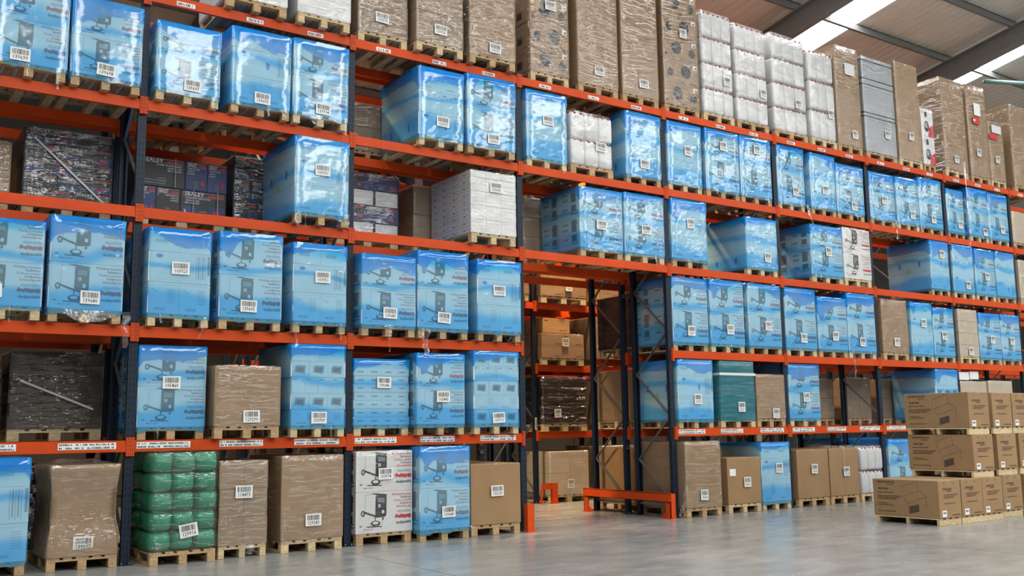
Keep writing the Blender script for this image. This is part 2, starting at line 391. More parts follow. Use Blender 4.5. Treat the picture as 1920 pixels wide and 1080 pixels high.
def beam(rack, xa, xb, y, z, front, lab=0):
    """stepped box beam with a bolted end plate on each post"""
    L = round(xb - xa - .10, 3); s = -1 if front else 1
    key = (L, s)
    if key not in _B:
        mb = MB(); a, b = (-.048, -.005) if front else (.005, .048)
        mb.box((0, a, -.065), (L, b, .03), 'orange_steel'); mb.box((0, a+.012 if front else a, .03), (L, b if front else b-.012, .065), 'orange_steel')
        _B[key] = mb.mesh('beam')
        mb = MB(); p0, p1 = (-.052, -.004) if front else (.004, .052)
        mb.box((-.048, p0, -.115), (-.004, p1 if front else p1, .10), 'orange_steel')
        fy = p0 if front else p1
        for zz in (-.085, -.04, .005, .05, .08):
            mb.tube([(-.026, fy, zz), (-.026, fy + s*.004, zz)], .0075, 'ink_brown', 6)
        _B[key, 'c'] = mb.mesh('connector')
    o = put(_B[key], 'beam', rack, (xa + .05, y, z))
    put(_B[key, 'c'], 'connector', o); put(_B[key, 'c'], 'connector', o, (L, 0, 0), scale=(-1, 1, 1))
    return o
def loc_label(parent, u, w, h, rows, seed):
    r = random.Random(seed); mb = MB(); mb.box((0, -.0015, 0), (w, 0, h), 'paper')
    for k in range(rows):
        v = h*(k+.22)/rows; g = h*.52/rows; x = .012
        while x < w - .03:
            c = r.random()
            if c < .16: x += .018; continue
            if c < .24:
                mb.poly([(x, v), (x+.018, v), (x+.009, v+g)], 'ink_black', y=-.003); x += .03; continue
            ww = r.choice((.006, .010, .014)); mb.rect(x, v, min(x+ww, w-.008), v+g, 'ink_black', y=-.003); x += ww + .005
    mb.build('location_label', parent, (u, -.050, -.03 if rows == 2 else -.045))
def spread_labels(o, L, l, seed):
    if l == 5:
        for k, u in enumerate((.30, 1.20, 2.05)):
            loc_label(o, u*L/2.68, .23, .055, 1, seed*10+k)
    if l == 1:
        for k, u in enumerate((.02, L*.37, L*.73)):
            loc_label(o, u, .62 if k != 1 else .55, .075, 2, seed*10+k)
DEP = 0.91
def build_rack(root, ux, y0, y1, levels, skip, labels, zf):
    for x in ux: frame(root, x, y0, y1)
    for i in range(len(ux)-1):
        for l in levels:
            if (i, l) in skip: continue
            z = zf(l, ux[i]+.1)
            o = beam(root, ux[i], ux[i+1], y0, z, True)
            if labels: spread_labels(o, ux[i+1]-ux[i]-.1, l, i*7+l)
            beam(root, ux[i], ux[i+1], y1, z, False)
front = tag(empty('pallet_rack', (0, 0, 0)), 'orange and dark blue pallet rack filling the front of the hall, bridging the tunnel', 'rack', 'pallet racks')
build_rack(front, UX, 0.0, DEP, (1, 2, 3, 4, 5), {(3, 1), (3, 2)}, True, lev_z)
rear = tag(empty('pallet_rack', (0, 0, 0)), 'shadowed pallet rack standing back to back behind the front one', 'rack', 'pallet racks')
build_rack(rear, UX, 1.16, 1.16 + DEP, (1, 2, 3, 4, 5), {(3, 1), (3, 2)}, False, lev_z)
for i, x in enumerate(UX):
    for z in (1.13, 3.8):
        mb = MB(); mb.box((-.03, 0, -.03), (.03, .2355, -.024), 'galvanized'); mb.box((-.03, 0, .024), (.03, .2355, .03), 'galvanized'); mb.box((-.03, 0, -.03), (.03, .006, .03), 'galvanized'); mb.box((-.03, .234, -.03), (.03, .2355, .03), 'galvanized')
        mb.build('row_spacer', front, (x, DEP + .004, z))
farz = {1: 1.35, 2: 2.70, 3: 3.98, 4: 5.3, 5: 6.7}
FX = [3.2, 6.0, 8.9, 11.7, 14.5, 17.3]
far = tag(empty('pallet_rack', (0, 0, 0)), 'pallet rack across the far aisle, seen through the tunnel', 'rack', 'pallet racks')
build_rack(far, FX, 4.2, 5.11, (1, 2, 3, 4, 5), {(1, 1), (1, 2)}, False, lambda l, x: farz[l])
build_rack(far, FX, 5.35, 6.26, (1, 2, 3, 4, 5), {(1, 1), (1, 2)}, False, lambda l, x: farz[l])
mb = MB(); mb.box((0, -.003, 0), (.05, 0, .24), 'paper')
for k in range(6): mb.rect(.012, .03+.032*k, .04, .05+.032*k, 'ink_black', y=-.0045)
mb.build('post_label', far, (8.875, 4.193, 1.46))
def end_guard(x, y0, y1, label):
    """low orange barrier bolted to the floor across the end of a rack row"""
    g = tag(empty('rack_end_guard', (x, y0, 0)), label, 'guard', 'orange rack end guards'); d = y1 - y0; H = .40
    for yy, s in ((0, 1), (d, -1)):
        mb = MB(); mb.box((-.05, min(yy, yy+s*.012), .008), (.06, max(yy, yy+s*.012), H), 'orange_steel'); mb.box((-.05, min(yy, yy+s*.12), .008), (-.038, max(yy, yy+s*.12), H), 'orange_steel')
        mb.build('guard_post', g)
        mb = MB(); mb.box((-.09, min(yy-s*.03, yy+s*.16), 0), (.08, max(yy-s*.03, yy+s*.16), .008), 'orange_steel'); mb.build('base_plate', g)
        mb = MB(); mb.add([(-.036, yy+s*.012, .008), (-.036, yy+s*.26, .008), (-.036, yy+s*.012, .20), (-.030, yy+s*.012, .008), (-.030, yy+s*.26, .008), (-.030, yy+s*.012, .20)], [(0,1,2),(5,4,3),(0,3,4,1),(1,4,5,2),(2,5,3,0)], 'orange_steel'); mb.build('gusset', g)
    mb = MB(); mb.box((-.06, 0, H-.14), (-.048, d, H+.005), 'orange_steel'); mb.box((-.06, 0, H-.005), (0, d, H+.007), 'orange_steel'); mb.box((-.06, 0, H-.14), (-.02, d, H-.13), 'orange_steel'); mb.build('guard_rail', g)
end_guard(8.50, -.10, 2.15, 'orange floor guard across the rack end, facing the tunnel opening')
def post_guard(x, y, label, rail):
    """short orange column guard bolted to the floor in front of a rack post"""
    g = tag(empty('post_guard', (x, y, 0)), label, 'guard', 'orange post guards'); H = .40
    mb = MB(); mb.box((-.06, 0, .008), (.06, .008, H), 'orange_steel'); mb.box((-.06, .008, .008), (-.052, .09, H), 'orange_steel'); mb.box((.052, .008, .008), (.06, .09, H), 'orange_steel'); mb.build('guard_post', g)
    mb = MB(); mb.box((-.09, -.03, 0), (.09, .10, .008), 'orange_steel'); mb.build('base_plate', g)
    for sx in (-.075, .075): mb = MB(); mb.tube([(sx, .035, .008), (sx, .035, .028)], .011, 'galvanized', 6); mb.build('bolt', g)
    if rail: mb = MB(); mb.box((-.32, .02, H-.12), (-.06, .035, H), 'orange_steel'); mb.box((-.32, .02, H-.005), (-.06, .08, H), 'orange_steel'); mb.box((-.32, .02, .0), (-.305, .08, H-.12), 'orange_steel'); mb.build('guard_rail', g)
post_guard(5.60, -.19, 'orange floor guard beside the plain tan carton at the near tunnel side', False)
post_guard(9.14, 3.90, 'small orange floor guard beside the cream cartons in the far aisle', True)

# warm high-bay lamps over the far aisle
for k, (x, y) in enumerate(((2.0, 3.1), (9.6, 3.15), (17.0, 3.1))):
    t = tag(empty('high_bay_lamp', (x, y, 8.4)), 'warm high-bay lamp hung over the far aisle, %s along' % ORD[k], 'lamp', 'far aisle lamps')
    prof = [(.06, .30), (.07, .22), (.16, .14), (.24, .02), (.25, 0.0)]; n = 16; mb = MB()
    vs = [(r*math.cos(2*math.pi*i/n), r*math.sin(2*math.pi*i/n), z) for r, z in prof for i in range(n)]
    mb.add(vs, [(j*n+i, j*n+(i+1) % n, (j+1)*n+(i+1) % n, (j+1)*n+i) for j in range(len(prof)-1) for i in range(n)], 'lamp_metal', True); mb.build('lamp_shade', t)
    mb = MB(); mb.tube([(0, 0, .05), (0, 0, .16)], .05, 'lamp_glow', 10); mb.build('bulb', t)
    mb = MB(); mb.tube([(0, 0, .28), (0, 0, roof_z(y)-8.4-.1)], .008, 'black_strap', 6); mb.build('cord', t)
    l = bpy.data.lights.new('lamp_light', 'SPOT'); l.energy = LAMP_W*4; l.color = (1.0, .70, .38); l.shadow_soft_size = .2; l.spot_size = math.radians(112); l.spot_blend = .5
    lo = bpy.data.objects.new('lamp_light', l); COL.objects.link(lo); lo.parent = t; lo.location = (0, 0, -.03)

# ------------------------------------------------------------------ wooden pallets (0.8 wide seen from the end, 1.2 deep)
def pallet_meshes(mat, W=0.8, D=1.2):
    P = {}; mb = MB(); mb.cbox((-.0725, 0, 0), (.0725, D, .022), mat, .002); P['deck_wide'] = mb.mesh('deck_board')
    mb = MB(); mb.cbox((-.05, 0, 0), (.05, D, .022), mat, .002); P['deck'] = mb.mesh('deck_board')
    mb = MB(); mb.cbox((-W/2, 0, 0), (W/2, .10, .022), mat, .002); P['stringer'] = mb.mesh('stringer_board')
    mb = MB(); mb.cbox((-.05, 0, 0), (.05, .10, .078), mat, .003); P['block'] = mb.mesh('block')
    mb = MB(); mb.cbox((-.05, 0, 0), (.05, D, .022), mat, .002); P['bottom'] = mb.mesh('bottom_board')
    return P
PAL = [pallet_meshes('pallet_wood'), pallet_meshes('pallet_wood_pale')]
def pallet(xc, y, z, label, kind=0, w=0.8, group=None, rz=0.0, d=1.2):
    t = tag(empty('pallet', (xc, y, z), rz), label, 'pallet', group); P = PAL[kind]; s = w/0.8
    t.scale = (s, d/1.2, 1)
    for x in (-.35, 0, .35):
        put(P['bottom'], 'bottom_board', t, (x, 0, 0))
        for yy in (0, .55, 1.10): put(P['block'], 'block', t, (x, yy, .022))
    for yy in (0, .55, 1.10): put(P['stringer'], 'stringer_board', t, (0, yy, .100))
    for x, k in ((-.3275, 'deck_wide'), (-.165, 'deck'), (0, 'deck_wide'), (.165, 'deck'), (.3275, 'deck_wide')): put(P[k], 'deck_board', t, (x, 0, .122))
    return t

# ------------------------------------------------------------------ cartons with their print (unit sizes, scaled when placed)
def welder_carton():
    w, h, d = .80, .50, .58; mb = MB(); mb.cbox((0, 0, 0), (w, d, h), 'white_card', .006)
    U = lambda u, v: (u*w, v*h)
    P = lambda pts, m, y=-.0015: mb.poly([U(*p) for p in pts], m, 'f', y)
    P([(.155,.50),(.165,.50),(.165,.945),(.155,.945)], 'ink_pale'); P([(.155,.935),(.30,.935),(.30,.945),(.155,.945)], 'ink_pale')
    P([(.34,.905),(.375,.935),(.50,.925),(.535,.88),(.53,.42),(.50,.385),(.35,.375),(.335,.40)], 'ink_black')
    P([(.375,.86),(.50,.85),(.50,.74),(.375,.745)], 'ink_grey', -.003); P([(.385,.70),(.43,.70),(.43,.62),(.385,.62)], 'ink_pale', -.003); P([(.45,.55),(.49,.55),(.49,.47),(.45,.47)], 'paper', -.003)
    P([(.25,.965),(.35,.97),(.54,.935),(.535,.905),(.40,.915)], 'ink_black', -.003)
    mb.ell(.12*w, .49*h, .036*w, .075*h, 'ink_black', y=-.002); mb.ell(.118*w, .49*h, .018*w, .042*h, 'ink_pale', y=-.0032)
    mb.line(U(.14,.52), U(.35,.405), .022, 'ink_black', y=-.0025); mb.line(U(.335,.40), U(.335,.29), .012, 'ink_black'); mb.ell(.47*w, .345*h, .016*w, .03*h, 'ink_black')
    mb.ell(.34*w, .235*h, .085*w, .072*h, 'ink_black'); mb.ell(.34*w, .25*h, .052*w, .036*h, 'paper', y=-.003); mb.line(U(.19,.165), U(.45,.155), .012, 'ink_black', y=-.0025); mb.line(U(.49,.40), U(.44,.22), .004, 'ink_grey')
    mb.ell(.085*w, .185*h, .024*w, .022*h, 'ink_grey'); mb.text('Made in the EU', .13*w, .085*h, .022, 'ink_black')
    for k, (t, m) in enumerate((('Welding machine', 'ink_red'), ('Saldatrice', 'ink_black'), ('Poste \u00e0 souder', 'ink_red'), ('Soldadora', 'ink_black'), ('Schwei\u00dfger\u00e4t', 'ink_red'))):
        mb.text(t, .97*w, (.90 - .075*k)*h, .040, m, align='RIGHT', shear=.2)
    r = random.Random(3)
    def smear(u0, u1, v, hh, m):
        n = 16; top = [(u0+(u1-u0)*i/n, v + hh*(.35+.65*r.random())*(1 if 0 < i < n else .1)) for i in range(n+1)]; bot = [(u0+(u1-u0)*i/n, v - hh*(.25+.5*r.random())*(1 if 0 < i < n else .1)) for i in range(n, -1, -1)]
        for i in range(n): P([bot[n-i], bot[n-i-1], top[i+1], top[i]], m)
    smear(.72, .97, .50, .05, 'ink_pale'); smear(.68, .98, .375, .07, 'ink_red'); smear(.70, .98, .22, .05, 'ink_grey')
    for v in (.30, .62, .80): mb.rect(-.50, v*h, -.34, v*h+.03, 'ink_grey', 'l'); mb.rect(-.24, v*h-.04, -.10, v*h+.07, 'ink_black', 'l')
    for v, m in ((.86, 'ink_red'), (.78, 'ink_black'), (.22, 'ink_red'), (.14, 'ink_black')): mb.rect(-.26, v*h, -.06, v*h+.014, m, 'l', -.002)
    return mb.mesh('carton'), (w, d, h)
SPLIT = {'pair': 2, 'low': 2, 'machines': 3, 'plain4': 4, 'grey': 2, 'brown2': 2, 'dark3': 3, 'amber': 2, 'cream': 2}   # tiers made of several cartons side by side
def small_carton(kind):
    w, h, d = .80, .42, 1.16; mb = MB()
    if kind == 'oval':
        mb.cbox((0, 0, 0), (w, d, h), 'white_card', .006)
        mb.ell(.17*w, .86*h, .055*w, .065*h, 'ink_blue'); mb.poly([(.56*w,.62*h),(.63*w,.60*h),(.625*w,.40*h),(.585*w,.33*h)], 'ink_blue')
        mb.line((.12*w,.1*h), (.30*w,.52*h), .004, 'ink_pale'); mb.line((.30*w,.52*h), (.55*w,.5*h), .003, 'ink_pale'); mb.line((.12*w,.12*h), (.5*w,.06*h), .003, 'ink_pale')
        for k in range(5): mb.rect((.76+.035*k)*w, (.12+.05*(k % 2))*h, (.775+.035*k)*w, .92*h, 'ink_grey' if k % 2 else 'ink_pale')
        mb.rect(.95*w, .3*h, .985*w, .95*h, 'ink_grey')
        for u in (.16, .62): mb.rect(-(u+.12)*d, .3*h, -(u+.07)*d, .62*h, 'ink_blue', 'l')
        mb.ell(-.5*d, .1*h, .06, .06, 'yellow_sticker', 'l', -.003)
    elif kind == 'pair':
        for k in (0,):
            a = k*w/2; mb.cbox((a+.001, 0, 0), (a+w/2-.001, d, h), 'white_card', .006)
            for j in range(7): mb.rect(a+.30*w, (.35+.07*j)*h, a+.43*w, (.375+.07*j)*h, 'ink_pale')
            mb.line((a+.06*w, .80*h), (a+.13*w, .70*h), .005, 'ink_grey'); mb.line((a+.13*w,.70*h), (a+.16*w, .74*h), .005, 'ink_grey')
            mb.rect(a+.10*w, .12*h, a+.28*w, .2*h, 'ink_pale'); mb.line((a+.02*w,.92*h), (a+.46*w,.92*h), .004, 'ink_pale')
    elif kind == 'low':
        for k in (0,):
            a = k*w/2; mb.cbox((a+.001, 0, 0), (a+w/2-.001, d, h), 'white_card', .006); mb.rect(a+.10*w, .40*h, a+.30*w, .55*h, 'ink_pale')
            mb.rect(a+.05*w, .75*h, a+.40*w, .8*h, 'ink_pale')
    elif kind == 'machines':
        for k in range(1):
            a = k*w/3; mb.cbox((a+.001, 0, 0), (a+w/3-.001, d, h), 'white_card', .006)
            mb.poly([(a+.06*w,.30*h),(a+.25*w,.22*h),(a+.27*w,.72*h),(a+.09*w,.74*h)], 'ink_grey'); mb.poly([(a+.10*w,.36*h),(a+.22*w,.32*h),(a+.235*w,.60*h),(a+.11*w,.62*h)], 'ink_black', y=-.003)
            mb.line((a+.04*w,.60*h), (a+.09*w,.55*h), .012, 'ink_grey')
    elif kind == 'plain4':
        for k in range(1):
            a = k*w/4; mb.cbox((a+.001, 0, 0), (a+w/4-.001, d, h), 'white_card', .006); mb.rect(a+.03*w, .84*h, a+.10*w, .90*h, 'ink_grey'); mb.rect(a+.20*w, .76*h, a+.215*w, .82*h, 'ink_red')
            mb.line((a+.12*w, .05*h), (a+.12*w, .95*h), .002, 'ink_pale')
    elif kind == 'thin':
        mb.cbox((0, 0, 0), (w, d, h), 'white_card', .006)
        for k in range(4): mb.rect((.06+.25*k)*w, .42*h, (.17+.25*k)*w, .58*h, 'ink_grey')
    return mb.mesh('carton'), (w/SPLIT.get(kind, 1), d, h)
def brown_carton(mat, split=1, prints=False):
    w, h, d = .80/split, .50, 1.16; mb = MB(); split = 1
    for k in range(split):
        a = w*k/split; mb.cbox((a+.001*(k > 0), 0, 0), (a+w/split-.001*(k < split-1), d, h), mat, .007)
    if w > .7: mb.rect(w/2-.025, h-.006, w/2+.025, h-.001, 'tape', y=-.001); mb.add([(w/2-.025, 0, h+.001), (w/2+.025, 0, h+.001), (w/2+.025, d, h+.001), (w/2-.025, d, h+.001)], [(0,1,2,3)], 'tape')
    if prints:
        mb.rect(.06*w, .8*h, .2*w, .86*h, 'ink_brown'); mb.rect(.6*w, .15*h, .9*w, .19*h, 'ink_brown')
    return mb.mesh('carton'), (w, d, h)
def fan_carton(flip):
    w, h, d = .78, .42, 1.16; mb = MB(); mb.cbox((0, 0, 0), (w, d, h), 'cardboard_tan', .007); f = (lambda u: 1-u) if flip else (lambda u: u)
    for cu, rr in ((.38, .115), (.82, .075)):
        mb.ell(f(cu)*w, .56*h if rr > .1 else .44*h, rr*.95, rr*1.05, 'ink_black', n=20); mb.ell(f(cu)*w, .56*h if rr > .1 else .44*h, rr*.3, rr*.33, 'ink_brown', y=-.003)
        mb.rect(f(cu)*w-rr*1.1, .56*h-rr*1.25, f(cu)*w-rr*.9, .56*h-rr*.9, 'ink_black'); mb.rect(f(cu)*w+rr*.9, .56*h+rr*.9, f(cu)*w+rr*1.1, .56*h+rr*1.2, 'ink_black')
    mb.rect(.05*w, .15*h, .12*w, .24*h, 'ink_black'); mb.rect(.5*w, .05*h, .56*w, .13*h, 'ink_black'); mb.line((.34*w, .9*h), (.34*w, .55*h), .004, 'ink_brown'); mb.line((.06*w,.92*h), (.34*w,.90*h), .003, 'ink_brown')
    mb.rect(.70*w, .05*h, .9*w, .10*h, 'ink_brown'); mb.rect(.82*w, .74*h, .94*w, .94*h, 'paper'); mb.rect(.87*w, .78*h, .92*w, .86*h, 'ink_black', y=-.003)
    mb.rect(-.9, .3*h, -.6, .7*h, 'ink_black', 'l'); mb.rect(-.4, .2*h, -.25, .5*h, 'ink_black', 'l')
    return mb.mesh('carton'), (w, d, h)
def tool_carton(kind):
    w, h, d = .40, .30, 1.0; mb = MB(); r = random.Random(len(kind)*7 + ord(kind[0]))
    mb.cbox((0, 0, 0), (w, d, h), 'blue_card' if kind in ('blue',) else 'black_card', .004)
    if kind == 'white':
        mb.rect(.04*w, .06*h, .94*w, .94*h, 'white_card'); return mb.mesh('carton'), (w, d, h)
    mb.rect(.06*w, .80*h, .94*w, .955*h, 'ink_pale'); mb.rect(.065*w, .81*h, .935*w, .945*h, 'black_card', y=-.0025)
    mb.text('SEALEY', .085*w, .820*h, .054, 'ink_red', y=-.004); mb.text('SEALEY', .09*w, .826*h, .052, 'paper', y=-.0052); mb.rect(.60*w, .825*h, .92*w, .90*h, 'ink_red', y=-.004)
    for k, t in enumerate(('150AMP PROFESSIONAL', 'GAS/NO-GAS', 'MIG WELDER')): mb.text(t, .10*w if kind != 'wide' else .92*w, (.72-.085*k)*h, .021, 'paper', align='LEFT' if kind != 'wide' else 'RIGHT', y=-.003)
    if kind in ('blue', 'mixed'): mb.rect(.62*w, .04*h, .97*w, .50*h, 'blue_card'); mb.ell(.78*w, .27*h, .07*w, .10*h, 'ink_red', y=-.003); mb.rect(.05*w, .05*h, .35*w, .45*h, 'blue_card', y=-.0025)
    if kind == 'wide': mb.text('CE', .05*w, .72*h, .02, 'paper'); mb.rect(.08*w, .1*h, .5*w, .13*h, 'ink_grey'); mb.rect(.08*w, .2*h, .6*w, .23*h, 'ink_grey')
    if kind == 'mixed': mb.text('3', .06*w, .2*h, .06, 'paper', y=-.004)
    for k in range(3): mb.rect(.40*w, (.1+.09*k)*h, .58*w, (.13+.09*k)*h, 'ink_grey')
    return mb.mesh('carton'), (w, d, h)
def poster_carton():
    w, h, d = .5, .55, 1.1; mb = MB(); mb.cbox((0, 0, 0), (w, d, h), 'white_card', .006)
    mb.poly([(.5*w,.0),(w,.0),(w,.45*h),(.62*w,.35*h)], 'ink_red'); mb.ell(.42*w, .36*h, .2*w, .2*h, 'ink_black', y=-.002); mb.ell(.38*w,.4*h,.1*w,.1*h,'ink_pale',y=-.003); mb.rect(.3*w,.7*h,.5*w,.9*h,'ink_black'); mb.rect(.05*w,.8*h,.22*w,.9*h,'ink_pale')
    return mb.mesh('carton'), (w, d, h)
def flat_carton():
    w, h, d = .27, .105, .29; mb = MB(); mb.cbox((0, 0, 0), (w, d, h), 'white_card', .004)
    mb.rect(-.20, .035, -.165, .055, 'ink_black', 'l'); mb.rect(-.10, .04, -.085, .055, 'ink_black', 'l'); mb.rect(.06, .05, .10, .058, 'ink_pale'); mb.rect(.16, .05, .2, .058, 'ink_pale')
    return mb.mesh('carton'), (w, d, h)
def superbox(w, d, h, e, mat, nu=14, nv=8, dent=0.0, seed=0):
    """soft rounded block (bags, containers)"""
    mb = MB(); vs = []; sg = lambda t, p: math.copysign(abs(t)**p, t)
    for j in range(nv+1):
        ph = -math.pi/2 + math.pi*j/nv
        for i in range(nu):
            th = 2*math.pi*(i+.5)/nu; x = sg(math.cos(th), e)*sg(math.cos(ph), e); y = sg(math.sin(th), e)*sg(math.cos(ph), e); z = sg(math.sin(ph), e)
            n = 1 + dent*noise.noise(Vector((x*1.5+seed, y*1.5, z*1.5)))
            vs.append((w/2 + x*w/2*n, d/2 + y*d/2*n, h/2 + z*h/2*n))
    mb.add(vs, [(j*nu+i, j*nu+(i+1) % nu, (j+1)*nu+(i+1) % nu, (j+1)*nu+i) for j in range(nv) for i in range(nu)], mat, True)
    return mb
def container():
    w, d, h = .266, .38, .46; mb = superbox(w, d, h*.95, .22, 'white_plastic', 16, 10)
    for cx in (.28, .72):
        mb.tube([(cx*w, .035, h*.86), (cx*w, .012, h*.955)], .024, 'red_cap', 8)
    mb.tube([(w*.5, .12, h*.90), (w*.5, .15, h*.965), (w*.5, .24, h*.965), (w*.5, .27, h*.90)], .014, 'white_plastic', 6)
    return mb.mesh('container'), (w, d, h)
CART = {'welder': welder_carton(), 'oval': small_carton('oval'), 'pair': small_carton('pair'), 'low': small_carton('low'), 'machines': small_carton('machines'), 'plain4': small_carton('plain4'), 'thin': small_carton('thin'),
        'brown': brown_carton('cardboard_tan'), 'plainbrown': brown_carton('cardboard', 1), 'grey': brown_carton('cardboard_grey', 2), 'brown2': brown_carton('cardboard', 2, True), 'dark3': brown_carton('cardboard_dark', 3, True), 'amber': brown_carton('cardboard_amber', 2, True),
        'cream': brown_carton('cream_card', 2), 'white': brown_carton('white_card', 1), 'greyc': brown_carton('grey_card', 1), 'fan': fan_carton(False), 'fan2': fan_carton(True), 'tool': tool_carton('mixed'), 'toolwide': tool_carton('wide'), 'toolblue': tool_carton('blue'), 'toolwhite': tool_carton('white'),
        'poster': poster_carton(), 'flat': flat_carton(), 'jerry': container()}
bagmb = [superbox(.27, .58, .215, .45, 'green_bag', 16, 10, .06, k*5.0) for k in range(3)]
BAG = [(m.mesh('bale'), (.27, .58, .215)) for m in bagmb]
def place(kind, parent, x, y, z, w, d, h, name='carton', jit=0.0):
    n = SPLIT.get(kind, 1) if isinstance(kind, str) else 1
    if n > 1:
        me, s = CART[kind]
        for k in range(n): put(me, name, parent, (x + k*w/n, y + (.003 if (k + n) % 2 else 0), z), (0, 0, 0), (w/n/s[0], (d - .003)/s[1], h/s[2]))
        return
    me, s = CART[kind] if isinstance(kind, str) else kind
    j = R0.uniform(-jit, jit) if jit else 0
    return put(me, name, parent, (x + j, y, z), (0, 0, 0), (w/s[0], d/s[1], h/s[2]))

# ------------------------------------------------------------------ stretch film, stickers, torn film ends
def film_shell(name, parent, x0, x1, y0, y1, z0, z1, mat, seed, outset=.012, amp=.005, prof=None, skirt=.03, top=True, M_=12, r=.035):
    """wrap of film around a load: rounded column with an uneven foot, closed over the top"""
    mb = MB(); rows = []; per = []
    for cx, cy, a0 in ((x1-r, y0+r, -90), (x1-r, y1-r, 0), (x0+r, y1-r, 90), (x0+r, y0+r, 180)):
        for k in range(4): t = math.radians(a0 + 30*k); per.append((cx+(r+outset)*math.cos(t), cy+(r+outset)*math.sin(t), math.cos(t), math.sin(t)))
        nxt = {-90: (x1+outset, y0+r, x1+outset, y1-r), 0: (x1-r, y1+outset, x0+r, y1+outset), 90: (x0-outset, y1-r, x0-outset, y0+r), 180: (x0+r, y0-outset, x1-r, y0-outset)}[a0]
        t = math.radians(a0 + 90)
        for k in range(1, 7): f = k/7; per.append((nxt[0]+(nxt[2]-nxt[0])*f, nxt[1]+(nxt[3]-nxt[1])*f, math.cos(t), math.sin(t)))
    n = len(per); vs = []; xc, yc = (x0+x1)/2, (y0+y1)/2
    for j in range(M_+1):
        f = j/M_; z = z0 + (z1+outset-z0)*f; ins = prof(f) if prof else 0.0
        for px, py, nx, ny in per:
            q = noise.noise(Vector((px*3+seed, py*3, z*4))); a = amp*q - ins
            zz = z
            if j == 0: zz = z - skirt*(.35 + 1.1*abs(noise.noise(Vector((px*7+seed, py*7, 3.3)))))
            vs.append((px+nx*a, py+ny*a, zz))
    fs = [(j*n+i, j*n+(i+1) % n, (j+1)*n+(i+1) % n, (j+1)*n+i) for j in range(M_) for i in range(n)]
    if top:
        b = len(vs); z = z1 + outset
        for s_ in (.93, .5):
            for px, py, nx, ny in per: vs.append((xc+(px-xc)*s_, yc+(py-yc)*s_, z + .004 + .006*noise.noise(Vector((px*6+seed, py*6, s_*9)))))
        for (a, c) in ((M_*n, b), (b, b+n)): fs += [(a+i, a+(i+1) % n, c+(i+1) % n, c+i) for i in range(n)]
        fs.append(tuple(range(b+n, b+2*n)))
    mb.add(vs, fs, mat, True); return mb.build(name, parent)
def top_sheet(parent, x0, x1, y0, y1, z1, h, seed, o=.005):
    """deeper blue sheet laid over the top with a ragged hanging edge"""
    r = random.Random(seed); mb = MB(); x0 -= o; x1 += o; y0 -= o; y1 += o; z1 += o
    P = []
    def side(a, b, n):
        for k in range(n): P.append((a[0]+(b[0]-a[0])*k/n, a[1]+(b[1]-a[1])*k/n))
    side((x0, y0), (x1, y0), 14); side((x1, y0), (x1, y1), 8); side((x1, y1), (x0, y1), 8); side((x0, y1), (x0, y0), 8)
    base = r.uniform(.10, .19)*h; drops = []; ph = r.uniform(0, 6.28); sk = r.uniform(-.09, .09)
    for k, (x, y) in enumerate(P):
        u = k/14 if k < 14 else 1
        d = base*(1 + .45*math.sin(ph + 2.3*u) + .35*math.sin(ph*2 + 5.1*u)) + sk*(u-.5)*h
        if k == 0 or k == 14: d += .10*h*r.random()
        if 1 <= k <= 3 and seed % 3 == 0: d += .16*h*(1 - abs(k-2)/2)
        drops.append(max(.04*h, d*r.uniform(.93, 1.07)))
    n = len(P); vs = [(x, y, z1) for x, y in P] + [(x, y, z1-d) for (x, y), d in zip(P, drops)]
    fs = [(n+i, n+(i+1) % n, (i+1) % n, i) for i in range(n)] + [tuple(range(n))]
    mb.add(vs, fs, 'blue_sheet'); return mb.build('top_sheet', parent)
def sticker(parent, code, u, y, v, w=.21, h=.15, tilt=0.0):
    mb = MB(); mb.box((-w/2, -.001, -h/2), (w/2, .0005, h/2), 'paper'); r = random.Random(code); x = -w*.40
    while x < w*.40:
        ww = r.choice((.003, .003, .006, .008)); mb.rect(x, -h*.02, min(x+ww, w*.41), h*.40, 'ink_black', y=-.002); x += ww + r.choice((.003, .004, .006))
    mb.text(code, 0, -h*.38, h*.42, 'ink_black', align='CENTER', y=-.002, sx=.86*w/.21/(h/.15))
    return mb.build('barcode_sticker', parent, (u, y, v), (0, tilt, 0))
def loose_film(parent, x, y, z, L, w, seed, mat='cloudy_film', sway=.0):
    """torn, crumpled end of film hanging down"""
    mb = MB(); vs = []; n = max(5, int(L/.05)); m = 5
    for j in range(n+1):
        f = j/n; ww = w*(1-.55*f)*(.7+.5*abs(noise.noise(Vector((seed, f*5, 0)))))
        for i in range(m):
            g = i/(m-1)-.5
            vs.append((x + g*ww + sway*f*f*L + .25*w*noise.noise(Vector((seed+2, f*4, 0))), y - .02*abs(noise.noise(Vector((seed, f*7, i*2.1)))) + .3*w*noise.noise(Vector((seed+7, f*6, i*1.3))) - .015, z - f*L))
    mb.add(vs, [(j*m+i, j*m+i+1, (j+1)*m+i+1, (j+1)*m+i) for j in range(n) for i in range(m-1)], mat, True)
    return mb.build('loose_film', parent)

